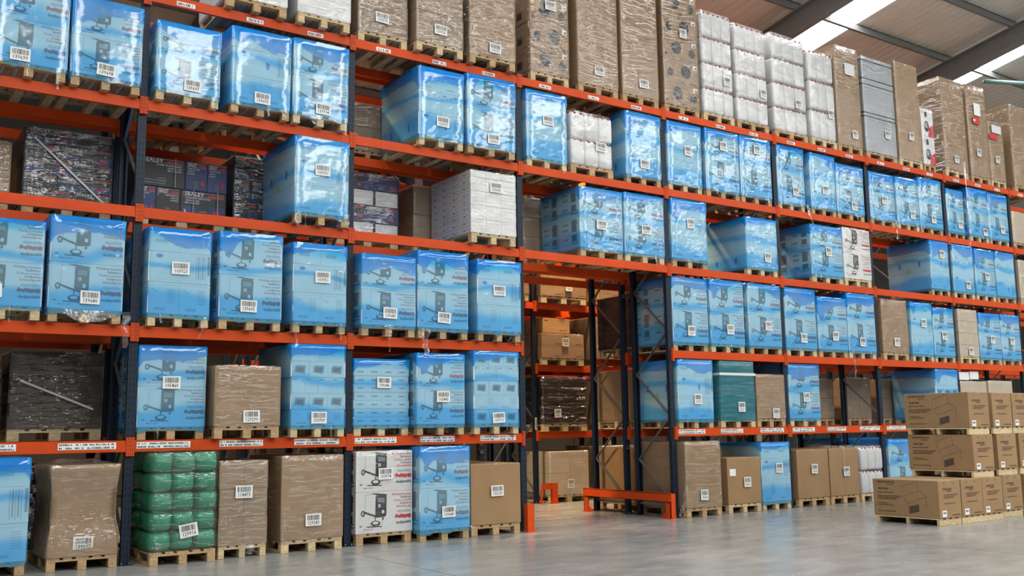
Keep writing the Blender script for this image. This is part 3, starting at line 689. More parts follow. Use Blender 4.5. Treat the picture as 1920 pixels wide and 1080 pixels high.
# ------------------------------------------------------------------ the pallet loads: (level, rack row, x0, x1, front y, height, kind, sticker, sticker place, look, tiers)
LOADS = [
 (5,0,0.94,1.77,-0.17,1.2,'whitebox','',None,'off-white wrapped carton load',0),
 (5,0,1.91,2.69,-0.17,1.2,'whitebox','',None,'plain off-white carton load on a pale pallet',0),
 (5,0,2.85,3.65,-0.056,1.95,'brown','137673',(0.37,0.24),'grey-brown wrapped cartons with creased film bands',4),
 (5,0,3.72,4.53,-0.17,1.9,'brown','139750',(0.4,0.22),'layered grey-brown wrapped cartons',4),
 (5,0,4.63,5.48,-0.17,2.15,'brown','139752',(0.45,0.14),'tall smooth brown wrapped carton load',1),
 (5,0,5.84,6.62,-0.05,2.09,'fan','137210',(0.4,1.15),'open-topped tan cartons printed with dark round fans',5),
 (5,0,6.8,7.67,-0.05,2.23,'brown','137216',(0.44,0.25),'tall brown carton load in cloudy film',1),
 (5,0,7.75,8.59,-0.05,2.34,'brown','137218',(0.47,0.22),'tall brown carton load with glossy film on its lower half',1),
 (5,0,8.74,9.61,-0.02,2.1,'fan','137221',(0.49,1.36),'tan cartons printed with dark round fans and loose film on top',5),
 (5,0,9.67,10.48,-0.05,1.93,'jerry','137225',(0.61,0.66),'four-tier white container stack',4),
 (5,0,10.54,11.42,-0.05,1.88,'jerry','137226',(0.72,0.61),'four-tier white container stack with rounded shoulders',4),
 (5,0,11.6,12.59,-0.02,1.95,'jerry','137227',(0.7,0.6),'white container stack with dark red caps in rows',4),
 (5,0,12.65,13.44,-0.05,1.83,'jerry','137228',(0.61,0.55),'cloudy white wrapped container stack',3),
 (5,0,13.474,14.27,-0.05,2.09,'brown','137230',(0.52,0.25),'narrow tan carton tower with torn film top',1),
 (5,0,14.42,15.49,-0.02,2.06,'greystrap','137231',(0.73,0.44),'grey carton tower banded with dark straps',3),
 (5,0,15.524,16.37,-0.05,2.17,'brown','137232',(0.44,0.53),'plain tan carton tower',1),
 (5,0,16.404,16.85,-0.05,1.27,'poster','',None,'low narrow white cartons printed in red and black',2),
 (5,0,17.23,18.14,-0.05,2.14,'brown','137236',(0.42,0.27),'tall crumpled brown wrapped tower',1),
 (5,0,18.25,19.05,-0.05,2.17,'brown','137237',(0.34,0.56),'tan carton tower with a white and a red sticker',1),
 (5,0,19.084,19.72,-0.05,1.42,'brown','137238',(0.29,0.51),'lower tan carton load with a red sticker',1),
 (5,0,20.09,21.27,-0.05,2.01,'brown','137239',None,'wide tan wrapped load',1),
 (4,0,-1.7,-0.9,-0.17,1.02,'W','139699',(0.3,0.01),'blue-wrapped welder cartons under bright glare',0),
 (4,0,-0.866,-0.07,-0.17,0.94,'W','139698',(0.39,-0.01),'blue-wrapped welder cartons with a white glare patch',0),
 (4,0,0.1,0.89,-0.17,0.85,'W','139697',(0.44,0.08),'blue-wrapped welder cartons beside a post',0),
 (4,0,1.03,1.83,-0.17,0.99,'S','139693',(0.41,0.06),'pale blue wrapped cartons with faint seams',0),
 (4,0,1.864,2.66,-0.17,1.01,'W','139714',(0.42,0.09),'neat blue-wrapped welder cartons',0),
 (4,0,3.76,4.52,-0.17,1.01,'B','125057',(0.39,0.23),'deep blue-topped load with open space beside it',0),
 (4,0,4.58,5.45,-0.17,1.06,'W','125061',(0.45,0.11),'blue-wrapped load with a tall white glare streak',0),
 (4,0,5.74,6.54,-0.05,1.07,'S','103952',(0.41,0.62),'pale blue cartons with a high sticker and oval mark',0),
 (4,0,6.6,7.51,-0.05,0.9,'jerry','103960',(0.62,0.35),'white two-tier container pack between blue loads',2),
 (4,0,7.78,8.58,-0.05,1.08,'B','137261',(0.4,0.2),'blue load with a white middle band',0),
 (4,0,8.74,9.56,-0.048,1.07,'S','103961',(0.47,0.59),'blue cartons with an oval mark below the rail',0),
 (4,0,9.66,10.52,-0.05,1.09,'W','137262',(0.44,0.81),'glossy blue welder cartons with film sheen',0),
 (4,0,10.554,11.39,-0.05,1.1,'W','137263',(0.44,0.88),'glossy blue welder cartons close to their neighbour',0),
 (4,0,11.6,12.37,-0.02,1.11,'W','137264',(0.48,0.23),'blue welder cartons with a low sticker',0),
 (4,0,12.52,13.28,-0.05,1.06,'B','137265',(0.41,0.36),'dark blue topped load with a pale band',0),
 (4,0,13.314,14.18,-0.05,0.96,'W','137266',(0.5,0.14),'lower blue welder cartons',0),
 (4,0,14.42,15.26,-0.02,0.96,'W','137267',(0.46,0.4),'blue welder cartons with a sticker at mid height',0),
 (4,0,15.294,16.07,-0.05,0.96,'W','137268',(0.51,0.18),'blue welder cartons with a lit right edge',0),
 (4,0,16.104,16.95,-0.05,1.05,'W','137269',(0.46,0.17),'blue welder cartons with two bright glare spots',0),
 (4,0,17.19,17.84,-0.02,0.95,'W','137270',(0.45,0.17),'short blue welder cartons',0),
 (4,0,18.01,18.77,-0.05,1.07,'W','137271',(0.57,0.09),'blue cartons behind dangling film',0),
 (4,0,18.804,19.63,-0.05,1.05,'W','137272',(0.53,0.22),'plain blue cartons',0),
 (4,0,19.87,20.98,-0.02,0.75,'beige','',None,'cream carton load',0),
 (3,0,1.91,2.68,-0.17,1.01,'S','103931',(0.38,0.59),'blue-wrapped cartons with a wrinkled blue top',0),
 (3,0,4.63,5.44,-0.17,0.94,'flat','125060',(0.43,0.71),'stack of flat white cartons with tiny side marks',9),
 (3,0,6.76,7.66,-0.05,0.98,'W','125070',(0.43,0.39),'half blue welder cartons with a bare white upper edge',0),
 (3,0,7.7,8.59,-0.05,1.0,'W','125071',(0.46,0.41),'welder cartons with ragged blue cap',0),
 (3,0,8.76,9.61,-0.05,1.06,'S','103970',(0.44,0.63),'pale blue cartons with oval mark and flat top',0),
 (3,0,10.61,11.45,-0.05,0.91,'B','125073',(0.54,0.2),'blue load with long shaded side',0),
 (3,0,12.42,13.37,-0.05,0.97,'W','125074',(0.5,0.47),'blue welder cartons next to bare white ones',0),
 (3,0,13.404,14.27,-0.05,1.02,'V','',None,'bare white welder cartons with black and red print',0),
 (3,0,16.35,17.04,-0.05,1.05,'S','125077',(0.42,0.76),'tall pale blue load with dark wide side',0),
 (3,0,17.19,18.0,-0.05,1.04,'B','125078',(0.52,0.15),'pale blue load with pinkish band',0),
 (3,0,18.07,18.86,-0.05,1.01,'W','125079',(0.43,0.4),'blue welder load',0),
 (3,0,18.92,19.72,-0.05,1.02,'B','125080',None,'blue topped white-banded load',0),
 (3,0,19.92,20.82,-0.05,0.92,'beige','',None,'cream load past the last blue one',0),
 (2,0,-1.85,-1.04,-0.17,0.96,'W','139681',(0.3,0.16),'blue-wrapped welder cartons cut by the picture edge',0),
 (2,0,-0.98,-0.18,-0.17,1.06,'W','139680',(0.44,0.14),'blue-wrapped welder cartons with a drooping film skirt',0),
 (2,0,0.1,0.84,-0.17,1.03,'S','103923',(0.37,0.56),'pale blue cartons with crisp sticker and flat top',0),
 (2,0,0.95,1.76,-0.17,1.07,'W','139695',(0.37,0.15),'bright blue topped welder cartons',0),
 (2,0,1.91,2.66,-0.17,1.02,'S','103951',(0.4,0.59),'pale blue cartons with shiny wrinkled cap',0),
 (2,0,2.88,3.71,-0.17,0.96,'W','139683',(0.42,0.17),'blue-capped welder cartons with triangular fold',0),
 (2,0,3.744,4.57,-0.17,1.08,'W','139703',(0.41,0.15),'taller blue welder cartons with film knot below',0),
 (2,0,4.73,5.5,-0.17,1.04,'S','103925',(0.37,0.6),'blue cartons at the tunnel edge',0),
 (2,0,8.74,9.58,-0.02,1.11,'W','125101',(0.41,0.2),'glossy blue welder cartons first after the tunnel',0),
 (2,0,9.614,10.46,-0.05,1.12,'W','125102',(0.46,0.26),'blue welder cartons with pale upper half',0),
 (2,0,10.58,11.45,-0.05,1.12,'W','125103',(0.49,0.37),'blue welder cartons with a deep blue band',0),
 (2,0,11.6,12.47,-0.027,1.12,'W','125104',(0.47,0.19),'white-middled blue welder cartons',0),
 (2,0,12.504,13.37,-0.05,1.0,'W','125105',(0.47,0.26),'lower blue welder cartons squeezed between taller ones',0),
 (2,0,13.404,14.27,-0.05,1.13,'W','125106',(0.4,0.18),'white-middled blue welder cartons at the post',0),
 (2,0,14.5,15.37,-0.05,1.09,'brown','125107',(0.43,0.22),'leaning tan wrapped carton load',1),
 (2,0,15.49,16.25,-0.05,1.08,'S','125108',(0.42,0.66),'narrow blue cartons with oval mark',0),
 (2,0,16.284,17.04,-0.05,1.01,'W','125109',(0.35,0.42),'lower blue cartons with white glare band',0),
 (2,0,17.23,17.98,-0.05,1.04,'beige','125110',(0.38,0.12),'stacked grey-beige cartons',4),
 (2,0,18.02,18.89,-0.05,0.99,'W','125111',(0.49,0.41),'plain blue load',0),
 (2,0,18.93,19.72,-0.05,1.0,'W','125112',(0.4,0.41),'plain blue load at the end',0),
 (1,0,0.07,0.87,-0.02,0.96,'W','105460',(0.38,0.53),'bright blue welder cartons with two machines printed',0),
 (1,0,0.93,1.77,-0.17,0.74,'brown','129290',(0.46,0.12),'low tan carton block with seams',1),
 (1,0,1.9,2.66,-0.17,1.03,'K','139709',(0.38,0.1),'blue five-tier cartons with a white middle tier',5),
 (1,0,2.85,3.69,-0.02,0.88,'F','100646',(0.44,0.57),'blue load of eight thin layers',8),
 (1,0,3.724,4.5,-0.17,0.97,'W','105443',(0.41,0.38),'blue welder cartons with torn dark corner',0),
 (1,0,4.65,5.44,-0.17,1.04,'K','139713',(0.41,0.07),'blue five-tier cartons beside the tunnel post',5),
 (1,0,8.77,9.6,-0.05,1.07,'S','125120',(0.44,0.34),'pale lilac-blue cartons',0),
 (1,0,9.77,10.65,-0.05,1.05,'teal','125121',(0.5,0.21),'teal film covered load with a white tape band',0),
 (1,0,10.69,11.45,-0.05,0.79,'brown','125122',(0.47,0.07),'low tan carton with draped film',1),
 (1,0,11.6,12.47,-0.02,1.0,'W','125123',(0.45,0.39),'blue welder cartons beside the empty bay',0),
 (1,0,16.21,17.04,-0.05,1.02,'K','125124',None,'blue tiered load behind the brown cartons',3),
 (1,0,17.19,18.2,-0.02,0.77,'beige','',None,'low cream cartons behind the brown boxes',1),
 (1,0,18.234,19.21,-0.05,0.79,'beige','',None,'low cream cartons with dotted tops',1),
 (0,0,-1.86,-1.05,-0.12,1.09,'S','100650',(0.36,0.18),'blue-wrapped cartons cut by the picture edge',0),
 (0,0,-0.85,-0.09,-0.08,1.06,'waist','139097',(0.38,0.14),'pinched brown wrapped load with cinched waist',0),
 (0,0,0.18,0.95,-0.34,1.14,'green','129916',(0.43,0.23),'green bales in clear film',5),
 (0,0,1.0,1.61,-0.22,1.0,'brown','118473',(0.3,0.63),'three-tier tan cartons sagging',3),
 (0,0,1.79,2.63,-0.2,1.04,'brown','129283',(0.42,0.24),'large tan carton with film bunched at its foot',1),
 (0,0,2.85,3.69,-0.111,1.07,'V','103974',(0.42,0.77),'bare white welder cartons with black machine print',0),
 (0,0,3.724,4.52,-0.25,1.1,'W','139649',(0.44,0.23),'blue-wrapped welder cartons with white lower half',0),
 (0,0,4.57,5.42,-0.2,0.85,'plainbrown','135150',(0.43,0.47),'plain unwrapped tan carton',1),
 (0,0,8.74,9.57,-0.187,1.08,'brown','135160',(0.39,0.21),'tall glossy wrapped tan carton by the tunnel guard',1),
 (0,0,9.81,10.64,-0.1,0.79,'plainbrown','135161',(0.46,0.37),'short plain tan carton with two stickers',1),
 (0,0,10.69,11.45,-0.08,1.02,'S','135162',(0.44,0.58),'blue wrapped cartons between tan ones',0),
 (0,0,11.68,12.56,-0.05,0.88,'plainbrown','135163',(0.45,0.53),'plain tan carton with seam lines',1),
 (0,0,12.594,13.45,-0.05,0.88,'plainbrown','135164',(0.46,0.45),'plain tan carton tied with string',1),
 (0,0,13.51,14.24,-0.05,0.9,'jerry','',None,'white two-tier container pack near the brown stack',2),
 (0,0,14.44,15.39,-0.05,1.01,'W','',None,'blue welder cartons behind the brown stack',0),
 (3,1,-1.14,-0.08,1.04,0.96,'tool','',None,'dark printed toolboxes under slanted film strap',5),
 (3,1,-2.2,-1.27,1.04,0.72,'brown','',None,'dull wrapped load in shadow',1),
 (3,1,0.23,1.41,1.04,0.8,'sealey','',None,'black and blue printed tool cartons',2),
 (3,1,1.5,2.14,1.04,0.97,'tool','',None,'dark blue cartons in deep shadow',3),
 (3,1,3.05,4.09,1.04,1.0,'toolw','',None,'dark blue and white cartons behind the post',4),
 (3,1,4.34,5.0,1.04,0.92,'brown','',None,'narrow brown cartons in shadow',2),
 (3,1,6.41,7.1,1.04,0.99,'brown','',None,'brown cartons behind the tunnel top',3),
 (4,1,0.1,0.75,1.04,1.05,'tool','',None,'dark tool cartons glimpsed over the blue loads',3),
 (4,1,0.784,1.4,1.04,1.05,'brown','',None,'brown cartons glimpsed over the blue loads',3),
 (4,1,3.24,3.89,1.04,0.74,'brown','',None,'brown wrapped cartons in shadow',2),
 (1,1,-1.16,-0.08,1.04,0.94,'darkbrown','',None,'dim brick-laid brown cartons under slanted film strap',6),
 (1,1,-2.2,-1.23,1.04,0.79,'darkbrown','',None,'dim red-brown cartons',6),
 (0,1,-0.95,-0.15,1.04,0.97,'blackwrap','',None,'black-wrapped load between pallets',4),
 (1,1,14.7,15.51,1.04,0.85,'brown','',None,'dim brown load behind the empty bay',2),
 (1,1,13.76,14.26,1.04,0.81,'brown','',None,'dim brown load seen through the empty bay',2),
 (1,1,15.89,16.45,1.04,0.83,'brown','',None,'dim tan load behind the post',2),
 (1,1,17.19,17.83,1.04,0.98,'K','',None,'dark blue load in shade',4),
 (0,1,14.42,15.77,1.04,1.03,'B','',None,'blue wrapped top seen over the white containers',0),
 (0,2,9.13,10.13,4.05,0.87,'beige','138001',(0.51,0.22),'cream cartons by the far aisle floor',2),
 (1,2,8.98,10.13,4.05,0.95,'blackwrap','138002',(0.36,0.22),'black film wrapped load',5),
 (2,2,8.98,10.09,4.05,0.5,'tanwrap','138003',(0.6,0.33),'amber-lit tan cartons under loose film',2),
 (3,2,8.98,10.19,4.05,0.52,'tanwrap','138004',(0.72,0.21),'tan cartons on a pale pallet',2),
 (3,2,7.9,8.69,4.05,0.33,'tanwrap','',None,'tan cartons left of the dark post',2),
 (3,2,10.51,11.3,4.05,0.27,'tanwrap','',None,'tan cartons past the tunnel frame',2),
 (2,1,8.8,9.6,1.04,0.95,'tool','',None,'dark wrapped tool cartons behind the tunnel frame',4),
 (1,1,8.8,9.6,1.04,0.9,'brown','',None,'brown wrapped load behind the tunnel frame',1),
 (0,1,8.82,9.62,1.04,0.95,'plainbrown','',None,'brown carton behind the tunnel end guard',1),
 (3,1,8.8,9.9,1.04,0.9,'brown','',None,'grey-brown load in shadow past the tunnel',2),
 (3,1,14.6,15.7,1.04,0.9,'brown','',None,'dull tan load behind the open third shelf bay',2),
 (1,1,12.0,12.9,1.04,0.8,'brown','',None,'dim tan load behind the blue welder cartons',2),
 (4,1,6.0,7.0,1.04,0.85,'brown','',None,'shadowed brown load over the tunnel',2),
 (2,1,0.2,1.2,1.04,0.8,'brown','',None,'shadowed brown load behind the blue ones',2),
 (1,1,0.9,1.8,1.04,0.8,'darkbrown','',None,'dim dark cartons behind the low tan block',4),
 (1,2,10.4,11.4,4.05,0.9,'brown','',None,'brown load beyond the tunnel frame',2),
 (2,2,10.35,11.3,4.05,0.9,'brown','',None,'dark tan load beyond the tunnel frame',2),
 (0,2,10.4,11.4,4.05,0.95,'brown','',None,'brown floor load beyond the tunnel frame',2),
 (3,2,6.3,7.3,4.05,0.85,'tanwrap','',None,'tan cartons over the far tunnel',2),
]
LEVN = ['on the floor', 'on lowest shelf', 'on second shelf', 'on third shelf', 'on fourth shelf', 'on top shelf']
ROWN = ['', ' of rear rack', ' of far rack']
GRP = ['floor row loads', 'lowest shelf loads', 'second shelf loads', 'third shelf loads', 'fourth shelf loads', 'top shelf loads']
KINDN = {'W': 'blue welder cartons', 'V': 'bare white welder cartons', 'S': 'pale blue cartons', 'B': 'three-tier blue load', 'K': 'five-tier blue cartons', 'F': 'thin layered blue load', 'teal': 'teal wrapped load', 'brown': 'brown wrapped cartons', 'plainbrown': 'plain tan carton',
         'fan': 'fan-print cartons', 'jerry': 'white containers', 'greystrap': 'grey strapped tower', 'poster': 'red printed cartons', 'whitebox': 'off-white cartons', 'beige': 'cream cartons', 'flat': 'flat white cartons', 'waist': 'pinched brown load', 'green': 'green bales',
         'tool': 'dark tool cartons', 'toolw': 'blue and white tool cartons', 'sealey': 'black and blue tool cartons', 'darkbrown': 'dim brown cartons', 'blackwrap': 'black-wrapped load', 'tanwrap': 'amber-lit tan cartons'}
def load(i, lv, row, x0, x1, yf, h, ty, code, lu, look, n, where):
    if row == 2: zb = (farz[lv] + .066 if lv else 0)
    else: zb = (lev_z(lv, x0) + .066 if lv else 0)
    if lv < 5: h = min(h, ((farz[lv+1] - farz[lv] - .066 if lv else farz[1]) if row == 2 else (lev_z(lv+1, x0) - lev_z(lv, x0) - .066 if lv else lev_z(1, x0))) - .065 - .147 - .028)
    w = x1 - x0; r = random.Random(i*31 + 5); D = min(1.17, 0.985 - yf) if row == 0 else (1.0 if ty in ('tool', 'toolw', 'sealey', 'darkbrown') else 1.05 if ty == 'blackwrap' else 1.14); zp = zb + .0015
    rz = r.uniform(-.005, .005) if lv == 0 and row == 0 and ty not in ('brown', 'green') else 0
    pale = 1 if r.random() < .4 else 0
    pallet((x0+x1)/2, yf + .022, zp, 'wooden pallet under %s, %s' % (KINDN[ty], where), pale, w - .022, 'pallets ' + LEVN[lv] + ROWN[row], rz, D - .03)
    t = tag(empty('pallet_load', ((x0+x1)/2, yf + .0, zp + .1455), rz), '%s, %s' % (look, where), 'pallet load', GRP[lv] + ROWN[row])
    a, b = -w/2, w/2; F = 0.012; fw_ = F - .012; st = F - .032; fl_ = None
    blue = ty in ('W', 'S', 'B', 'K', 'F')
    if ty in ('W', 'V'):
        hh = h/2; j = r.uniform(-.008, .008)
        for k in (0, 1):
            for q in (0, 1): place('welder', t, a + (j if k else 0)*0, F + q*(D/2), k*hh, w, D/2 - .002, hh - .002)
    elif ty == 'S':
        for z, kk, hh in ((0, 'pair', .37), (.37, 'oval', .36), (.73, 'low', .27)): place(kk, t, a, F, z*h, w, D, hh*h - .002, jit=.003)
    elif ty == 'B':
        for k, kk in enumerate(('oval', 'plain4', 'pair')): place(kk, t, a, F, k*h/3, w, D, h/3 - .002, jit=.004)
    elif ty == 'K':
        nn = n if n else 5; ks = ['pair', 'machines', 'plain4', 'machines', 'low'][:nn] if code != '139713' else ['machines', 'pair', 'machines', 'plain4', 'machines']
        for k in range(nn):
            ins = .0 if k % 2 else .012
            place(ks[k], t, a + ins, F + ins*.5, k*h/nn, w - 2*ins, D, h/nn - .002)
    elif ty == 'F':
        for k in range(n): ins = .006*(k % 2); place('thin', t, a + ins, F + ins, k*h/n, w - 2*ins, D, h/n - .002)
    elif ty == 'teal': place('greyc', t, a + .02, F, 0, w - .04, D, h/2 - .002); place('greyc', t, a + .02, F, h/2, w - .04, D, h/2 - .002)
    elif ty in ('brown', 'tanwrap'):
        kk = 'amber' if ty == 'tanwrap' else ('brown' if n == 1 else 'grey')
        for k in range(max(1, n)): place(kk, t, a + (.006 if k % 2 else 0), F, k*h/max(1, n), w - (.012 if k % 2 else 0), D, h/max(1, n) - .002)
    elif ty == 'plainbrown': place('plainbrown', t, a, F, 0, w, D, h)
    elif ty == 'fan':
        for k in range(n): place('fan' if k % 2 == 0 else 'fan2', t, a + .006*(k % 2), F, k*h/n, w, D, h/n - .002)
    elif ty == 'jerry':
        hh = h/n
        for k in range(n):
            for c in range(3):
                for q in range(3): place('jerry', t, a + .02 + c*(w-.04)/3 + .002 + .01*(k % 2), F + q*D/3, k*hh, (w-.04)/3 - .003, D/3 - .003, hh, 'container')
    elif ty == 'greystrap':
        for k in range(n): place('greyc', t, a, F, k*h/n, w, D, h/n - .002)
        for z in (.36, .40, .70, .76, .955):
            mb = MB(); z *= h; o = .004; wd = .022
            for p, q in (((a-o, F-o), (b+o, F-o+.003)), ((a-o, F-o), (a-o+.003, F+D+o)), ((b+o-.003, F-o), (b+o, F+D+o)), ((a-o, F+D+o-.003), (b+o, F+D+o))): mb.box((p[0], p[1], z), (q[0], q[1], z+wd), 'black_strap')
            mb.build('strap', t)
    elif ty == 'poster':
        for k in range(n): place('poster', t, a, F, k*h/n, w, D, h/n - .002)
    elif ty == 'whitebox': place('white', t, a, F, 0, w, D, h)
    elif ty == 'beige':
        for k in range(max(1, n)): place('cream', t, a, F, k*h/max(1, n), w, D, h/max(1, n) - .002)
    elif ty == 'flat':
        for k in range(n):
            for c in range(3):
                for q in range(4): place('flat', t, a + c*w/3 + .001, F + q*D/4 + .001 + .004*(k % 2), k*h/n, w/3 - .002, D/4 - .002, h/n - .0015)
    elif ty == 'green':
        hh = h/n
        for k in range(n):
            for c in range(3):
                for q in range(2): place(BAG[(k+c+q) % 3], t, a + c*w/3, F + q*D/2, k*hh, w/3 + .004, D/2, hh*1.03, 'bale', .008)
    elif ty in ('tool', 'toolw', 'sealey', 'darkbrown', 'blackwrap'):
        hh = h/n
        for k in range(n):
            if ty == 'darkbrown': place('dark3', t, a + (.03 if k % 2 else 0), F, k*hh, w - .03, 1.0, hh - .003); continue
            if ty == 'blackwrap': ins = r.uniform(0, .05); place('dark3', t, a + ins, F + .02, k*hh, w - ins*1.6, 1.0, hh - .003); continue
            if ty == 'sealey': sp = (('toolwide', .52), ('toolblue', .25), ('toolblue', .23)) if k else (('toolblue', .2), ('toolwide', .27), ('tool', .53))
            elif ty == 'toolw': sp = (('toolblue', .2), ('toolwhite', .4), ('toolwhite', .4)) if k % 2 == 0 else (('tool', .45), ('toolblue', .55))
            else: sp = (('tool', .55), ('toolwide', .45)) if k % 2 == 0 else (('toolwide', .38), ('tool', .62))
            u = a
            for kk, f in sp: place(kk, t, u + .001, F, k*hh, f*w - .002, 1.0, hh - .002); u += f*w
    if ty == 'waist':
        prof = lambda f: .055*math.sin(math.pi*min(1, max(0, (f-.05)/.95)))**1.5
        c = film_shell('carton', t, a + .0, b - .0, F, F + D, .0, h - .06, 'cardboard_tan', i*3.1, 0.0, .006, prof, 0.0, True, 14, .03)
        film_shell('stretch_film', t, a, b, F, F + D, 0.01, h - .06, 'clear_film', i*3.3, .010, .008, prof, .02, True, 18)
        mb = MB(); vs = []; nn = 14
        for q in range(nn+1):
            for p in range(nn+1):
                u, v = p/nn, q/nn; e = min(u, v, 1-u, 1-v)*4
                vs.append((a + .01 + (w-.02)*u, F + .01 + (D-.02)*v, h - .045 + min(1, e)*.05*(.6 + noise.noise(Vector((u*5, v*5, 1))))))
        mb.add(vs, [(q*(nn+1)+p, q*(nn+1)+p+1, (q+1)*(nn+1)+p+1, (q+1)*(nn+1)+p) for q in range(nn) for p in range(nn)], 'cloudy_film', True); mb.build('film_cover', t)
    elif blue:
        prof = None
        if ty in ('K', 'F'): nn = n; prof = lambda f, nn=nn: .006*(1 if int(f*nn) % 2 else 0)
        film_shell('stretch_film', t, a, b, F, F + D, 0.0, h, 'blue_film', i*1.7, .012, .005, prof, .07, True, 12 if ty != 'K' else 20)
        top_sheet(t, a, b, F, F + D, h, h, i)
    elif ty == 'teal':
        film_shell('stretch_film', t, a, b, F, F + D, 0.0, h, 'teal_film', i*1.7, .012, .012, None, .05)
        mb = MB(); z = h*.76; o = .018
        for p, q in (((a-o, F-o), (b+o, F-o+.003)), ((a-o, F-o), (a-o+.003, F+D+o)), ((b+o-.003, F-o), (b+o, F+D+o)), ((a-o, F+D+o-.003), (b+o, F+D+o))): mb.box((p[0], p[1], z), (q[0], q[1], z+.045), 'tape')
        mb.build('tape_band', t)
    elif ty == 'jerry': film_shell('stretch_film', t, a, b, F, F + D, 0.0, h, 'cloudy_film', i*1.7, .010, .02, lambda f, n=n: .022*(1-abs(math.sin(math.pi*f*n)))**2, .0, True, 6*n, .07)
    elif ty == 'green': film_shell('stretch_film', t, a, b, F, F + D, 0.0, h, 'clear_film', i*1.7, .012, .012, lambda f, n=n: .016*(1-abs(math.sin(math.pi*f*n)))**3, .0, True, 30, .06)
    elif ty == 'blackwrap': film_shell('stretch_film', t, a, b, F, F + 1.05, 0.0, h, 'black_film', i*1.7, .012, .025, lambda f, n=n: .03*(1-abs(math.sin(math.pi*f*n)))**2, .0, True, 7*n, .05)
    elif ty in ('brown', 'tanwrap', 'fan', 'flat', 'V', 'greystrap', 'beige', 'poster', 'whitebox', 'tool', 'toolw', 'darkbrown'):
        d_ = D if ty not in ('tool', 'toolw', 'sealey', 'darkbrown') else 1.0
        film_shell('stretch_film', t, a, b, F, F + d_, 0.0, h, 'clear_film', i*1.7, .008, .005, None, .02)
    if code and lu:
        u, v = lu; sw, sh = (.21, .15) if x0 < 8 else (.17, .17)
        u = min(max(u, sw/2 + .01), w - sw/2 - .01); v = min(max(v, sh/2 + .01), h - sh/2 - .01)
        sticker(t, code, a + u, st + .004 if ty not in ('waist',) else st + .035, v, sw, sh, {'129916': -.17, '139703': .06, '139713': -.06, '139698': .06, '139097': .03}.get(code, r.uniform(-.03, .03)))
    if blue and r.random() < .45 and lv: loose_film(t, r.uniform(a*.8, b*.8), fw_ - .012, -.01, r.uniform(.08, .22), r.uniform(.03, .07), i)
    return t
count = {}; T = {}
order = sorted(range(len(LOADS)), key=lambda i: (LOADS[i][1], LOADS[i][0], LOADS[i][2]))
for i in order:
    L_ = LOADS[i]; k = (L_[1], L_[0]); c = count.get(k, 0); count[k] = c + 1
    T[i] = load(i, *L_, '%s %s%s' % (ORD[c], LEVN[L_[0]], ROWN[L_[1]]))
def find(code): return next(T[i] for i in T if LOADS[i][7] == code)
def fx(code): i = next(i for i in T if LOADS[i][7] == code); return LOADS[i]
# a drooping skirt, knots and long torn ends of film
t = find('139680'); w2 = (fx('139680')[3]-fx('139680')[2])/2
mb = MB(); vs = []; nn = 16
for j in range(5):
    for k in range(nn+1):
        u = k/nn; d = (j/4)*(.05 + .11*math.sin(math.pi*u)*(.8+.4*abs(noise.noise(Vector((u*6, j, 0))))))
        vs.append((-w2*.75 + 1.5*w2*u*.95 + .05, -.012 - .02*j/4 - .012*noise.noise(Vector((u*9, j*2, 5))), -.005 - d))
mb.add(vs, [(j*(nn+1)+k, j*(nn+1)+k+1, (j+1)*(nn+1)+k+1, (j+1)*(nn+1)+k) for j in range(4) for k in range(nn)], 'cloudy_film', True); mb.build('film_skirt', t)
loose_film(t, w2 + .03, -.03, -.01, .42, .13, 3)
loose_film(find('103923'), .30, -.02, -.02, .28, .05, 8, sway=-.3); loose_film(find('103951'), -.34, -.02, -.02, .36, .05, 9)
loose_film(find('139703'), -.32, -.03, -.02, .36, .16, 12); loose_film(find('139683'), -.02, -.03, -.02, .34, .05, 13); loose_film(find('139683'), -.02, -.03, .0, .1, .22, 14)
loose_film(find('139693'), .30, -.02, -.02, .12, .16, 21); loose_film(find('139714'), -.10, -.02, -.02, .12, .2, 22); loose_film(find('139714'), .34, -.03, .01, .24, .08, 23)
loose_film(find('103931'), -.36, -.02, 0, .2, .12, 24); loose_film(find('103931'), .33, -.03, .02, .2, .14, 25)
loose_film(find('139699'), .30, -.02, 0, .26, .08, 26); loose_film(find('137236'), .15, -.05, .20, 2.1, .07, 27); loose_film(find('137264'), .38, -.03, .0, .40, .10, 28, sway=.4)
loose_film(find('125106'), -.37, -.03, 0, .55, .07, 29); loose_film(find('137267'), .35, -.03, 0, .42, .06, 30); loose_film(find('135160'), -.44, -.02, .45, .55, .15, 31, sway=-.35); loose_film(find('139649'), .42, -.01, .02, .14, .12, 32)
loose_film(find('129916'), -.30, -.03, .12, .24, .10, 33, 'clear_film', sway=-.4); loose_film(find('118473'), .05, -.085, .02, .12, .22, 34); loose_film(find('125074'), -.42, -.02, 0, .2, .06, 35)
for k_, (dx_, sw_) in enumerate(((-.40, .5), (-.38, .9), (-.41, .15))): loose_film(find('129283'), dx_, -.012, .30 - .05*k_, .28 - .03*k_, .03, 50 + k_, 'clear_film', sway=-.1*sw_)
def film_strap(t, p, q, w=.025):
    mb = MB(); mb.bar(p, q, .004, w, 'tape', (0, 0, 1)); mb.build('film_strap', t)
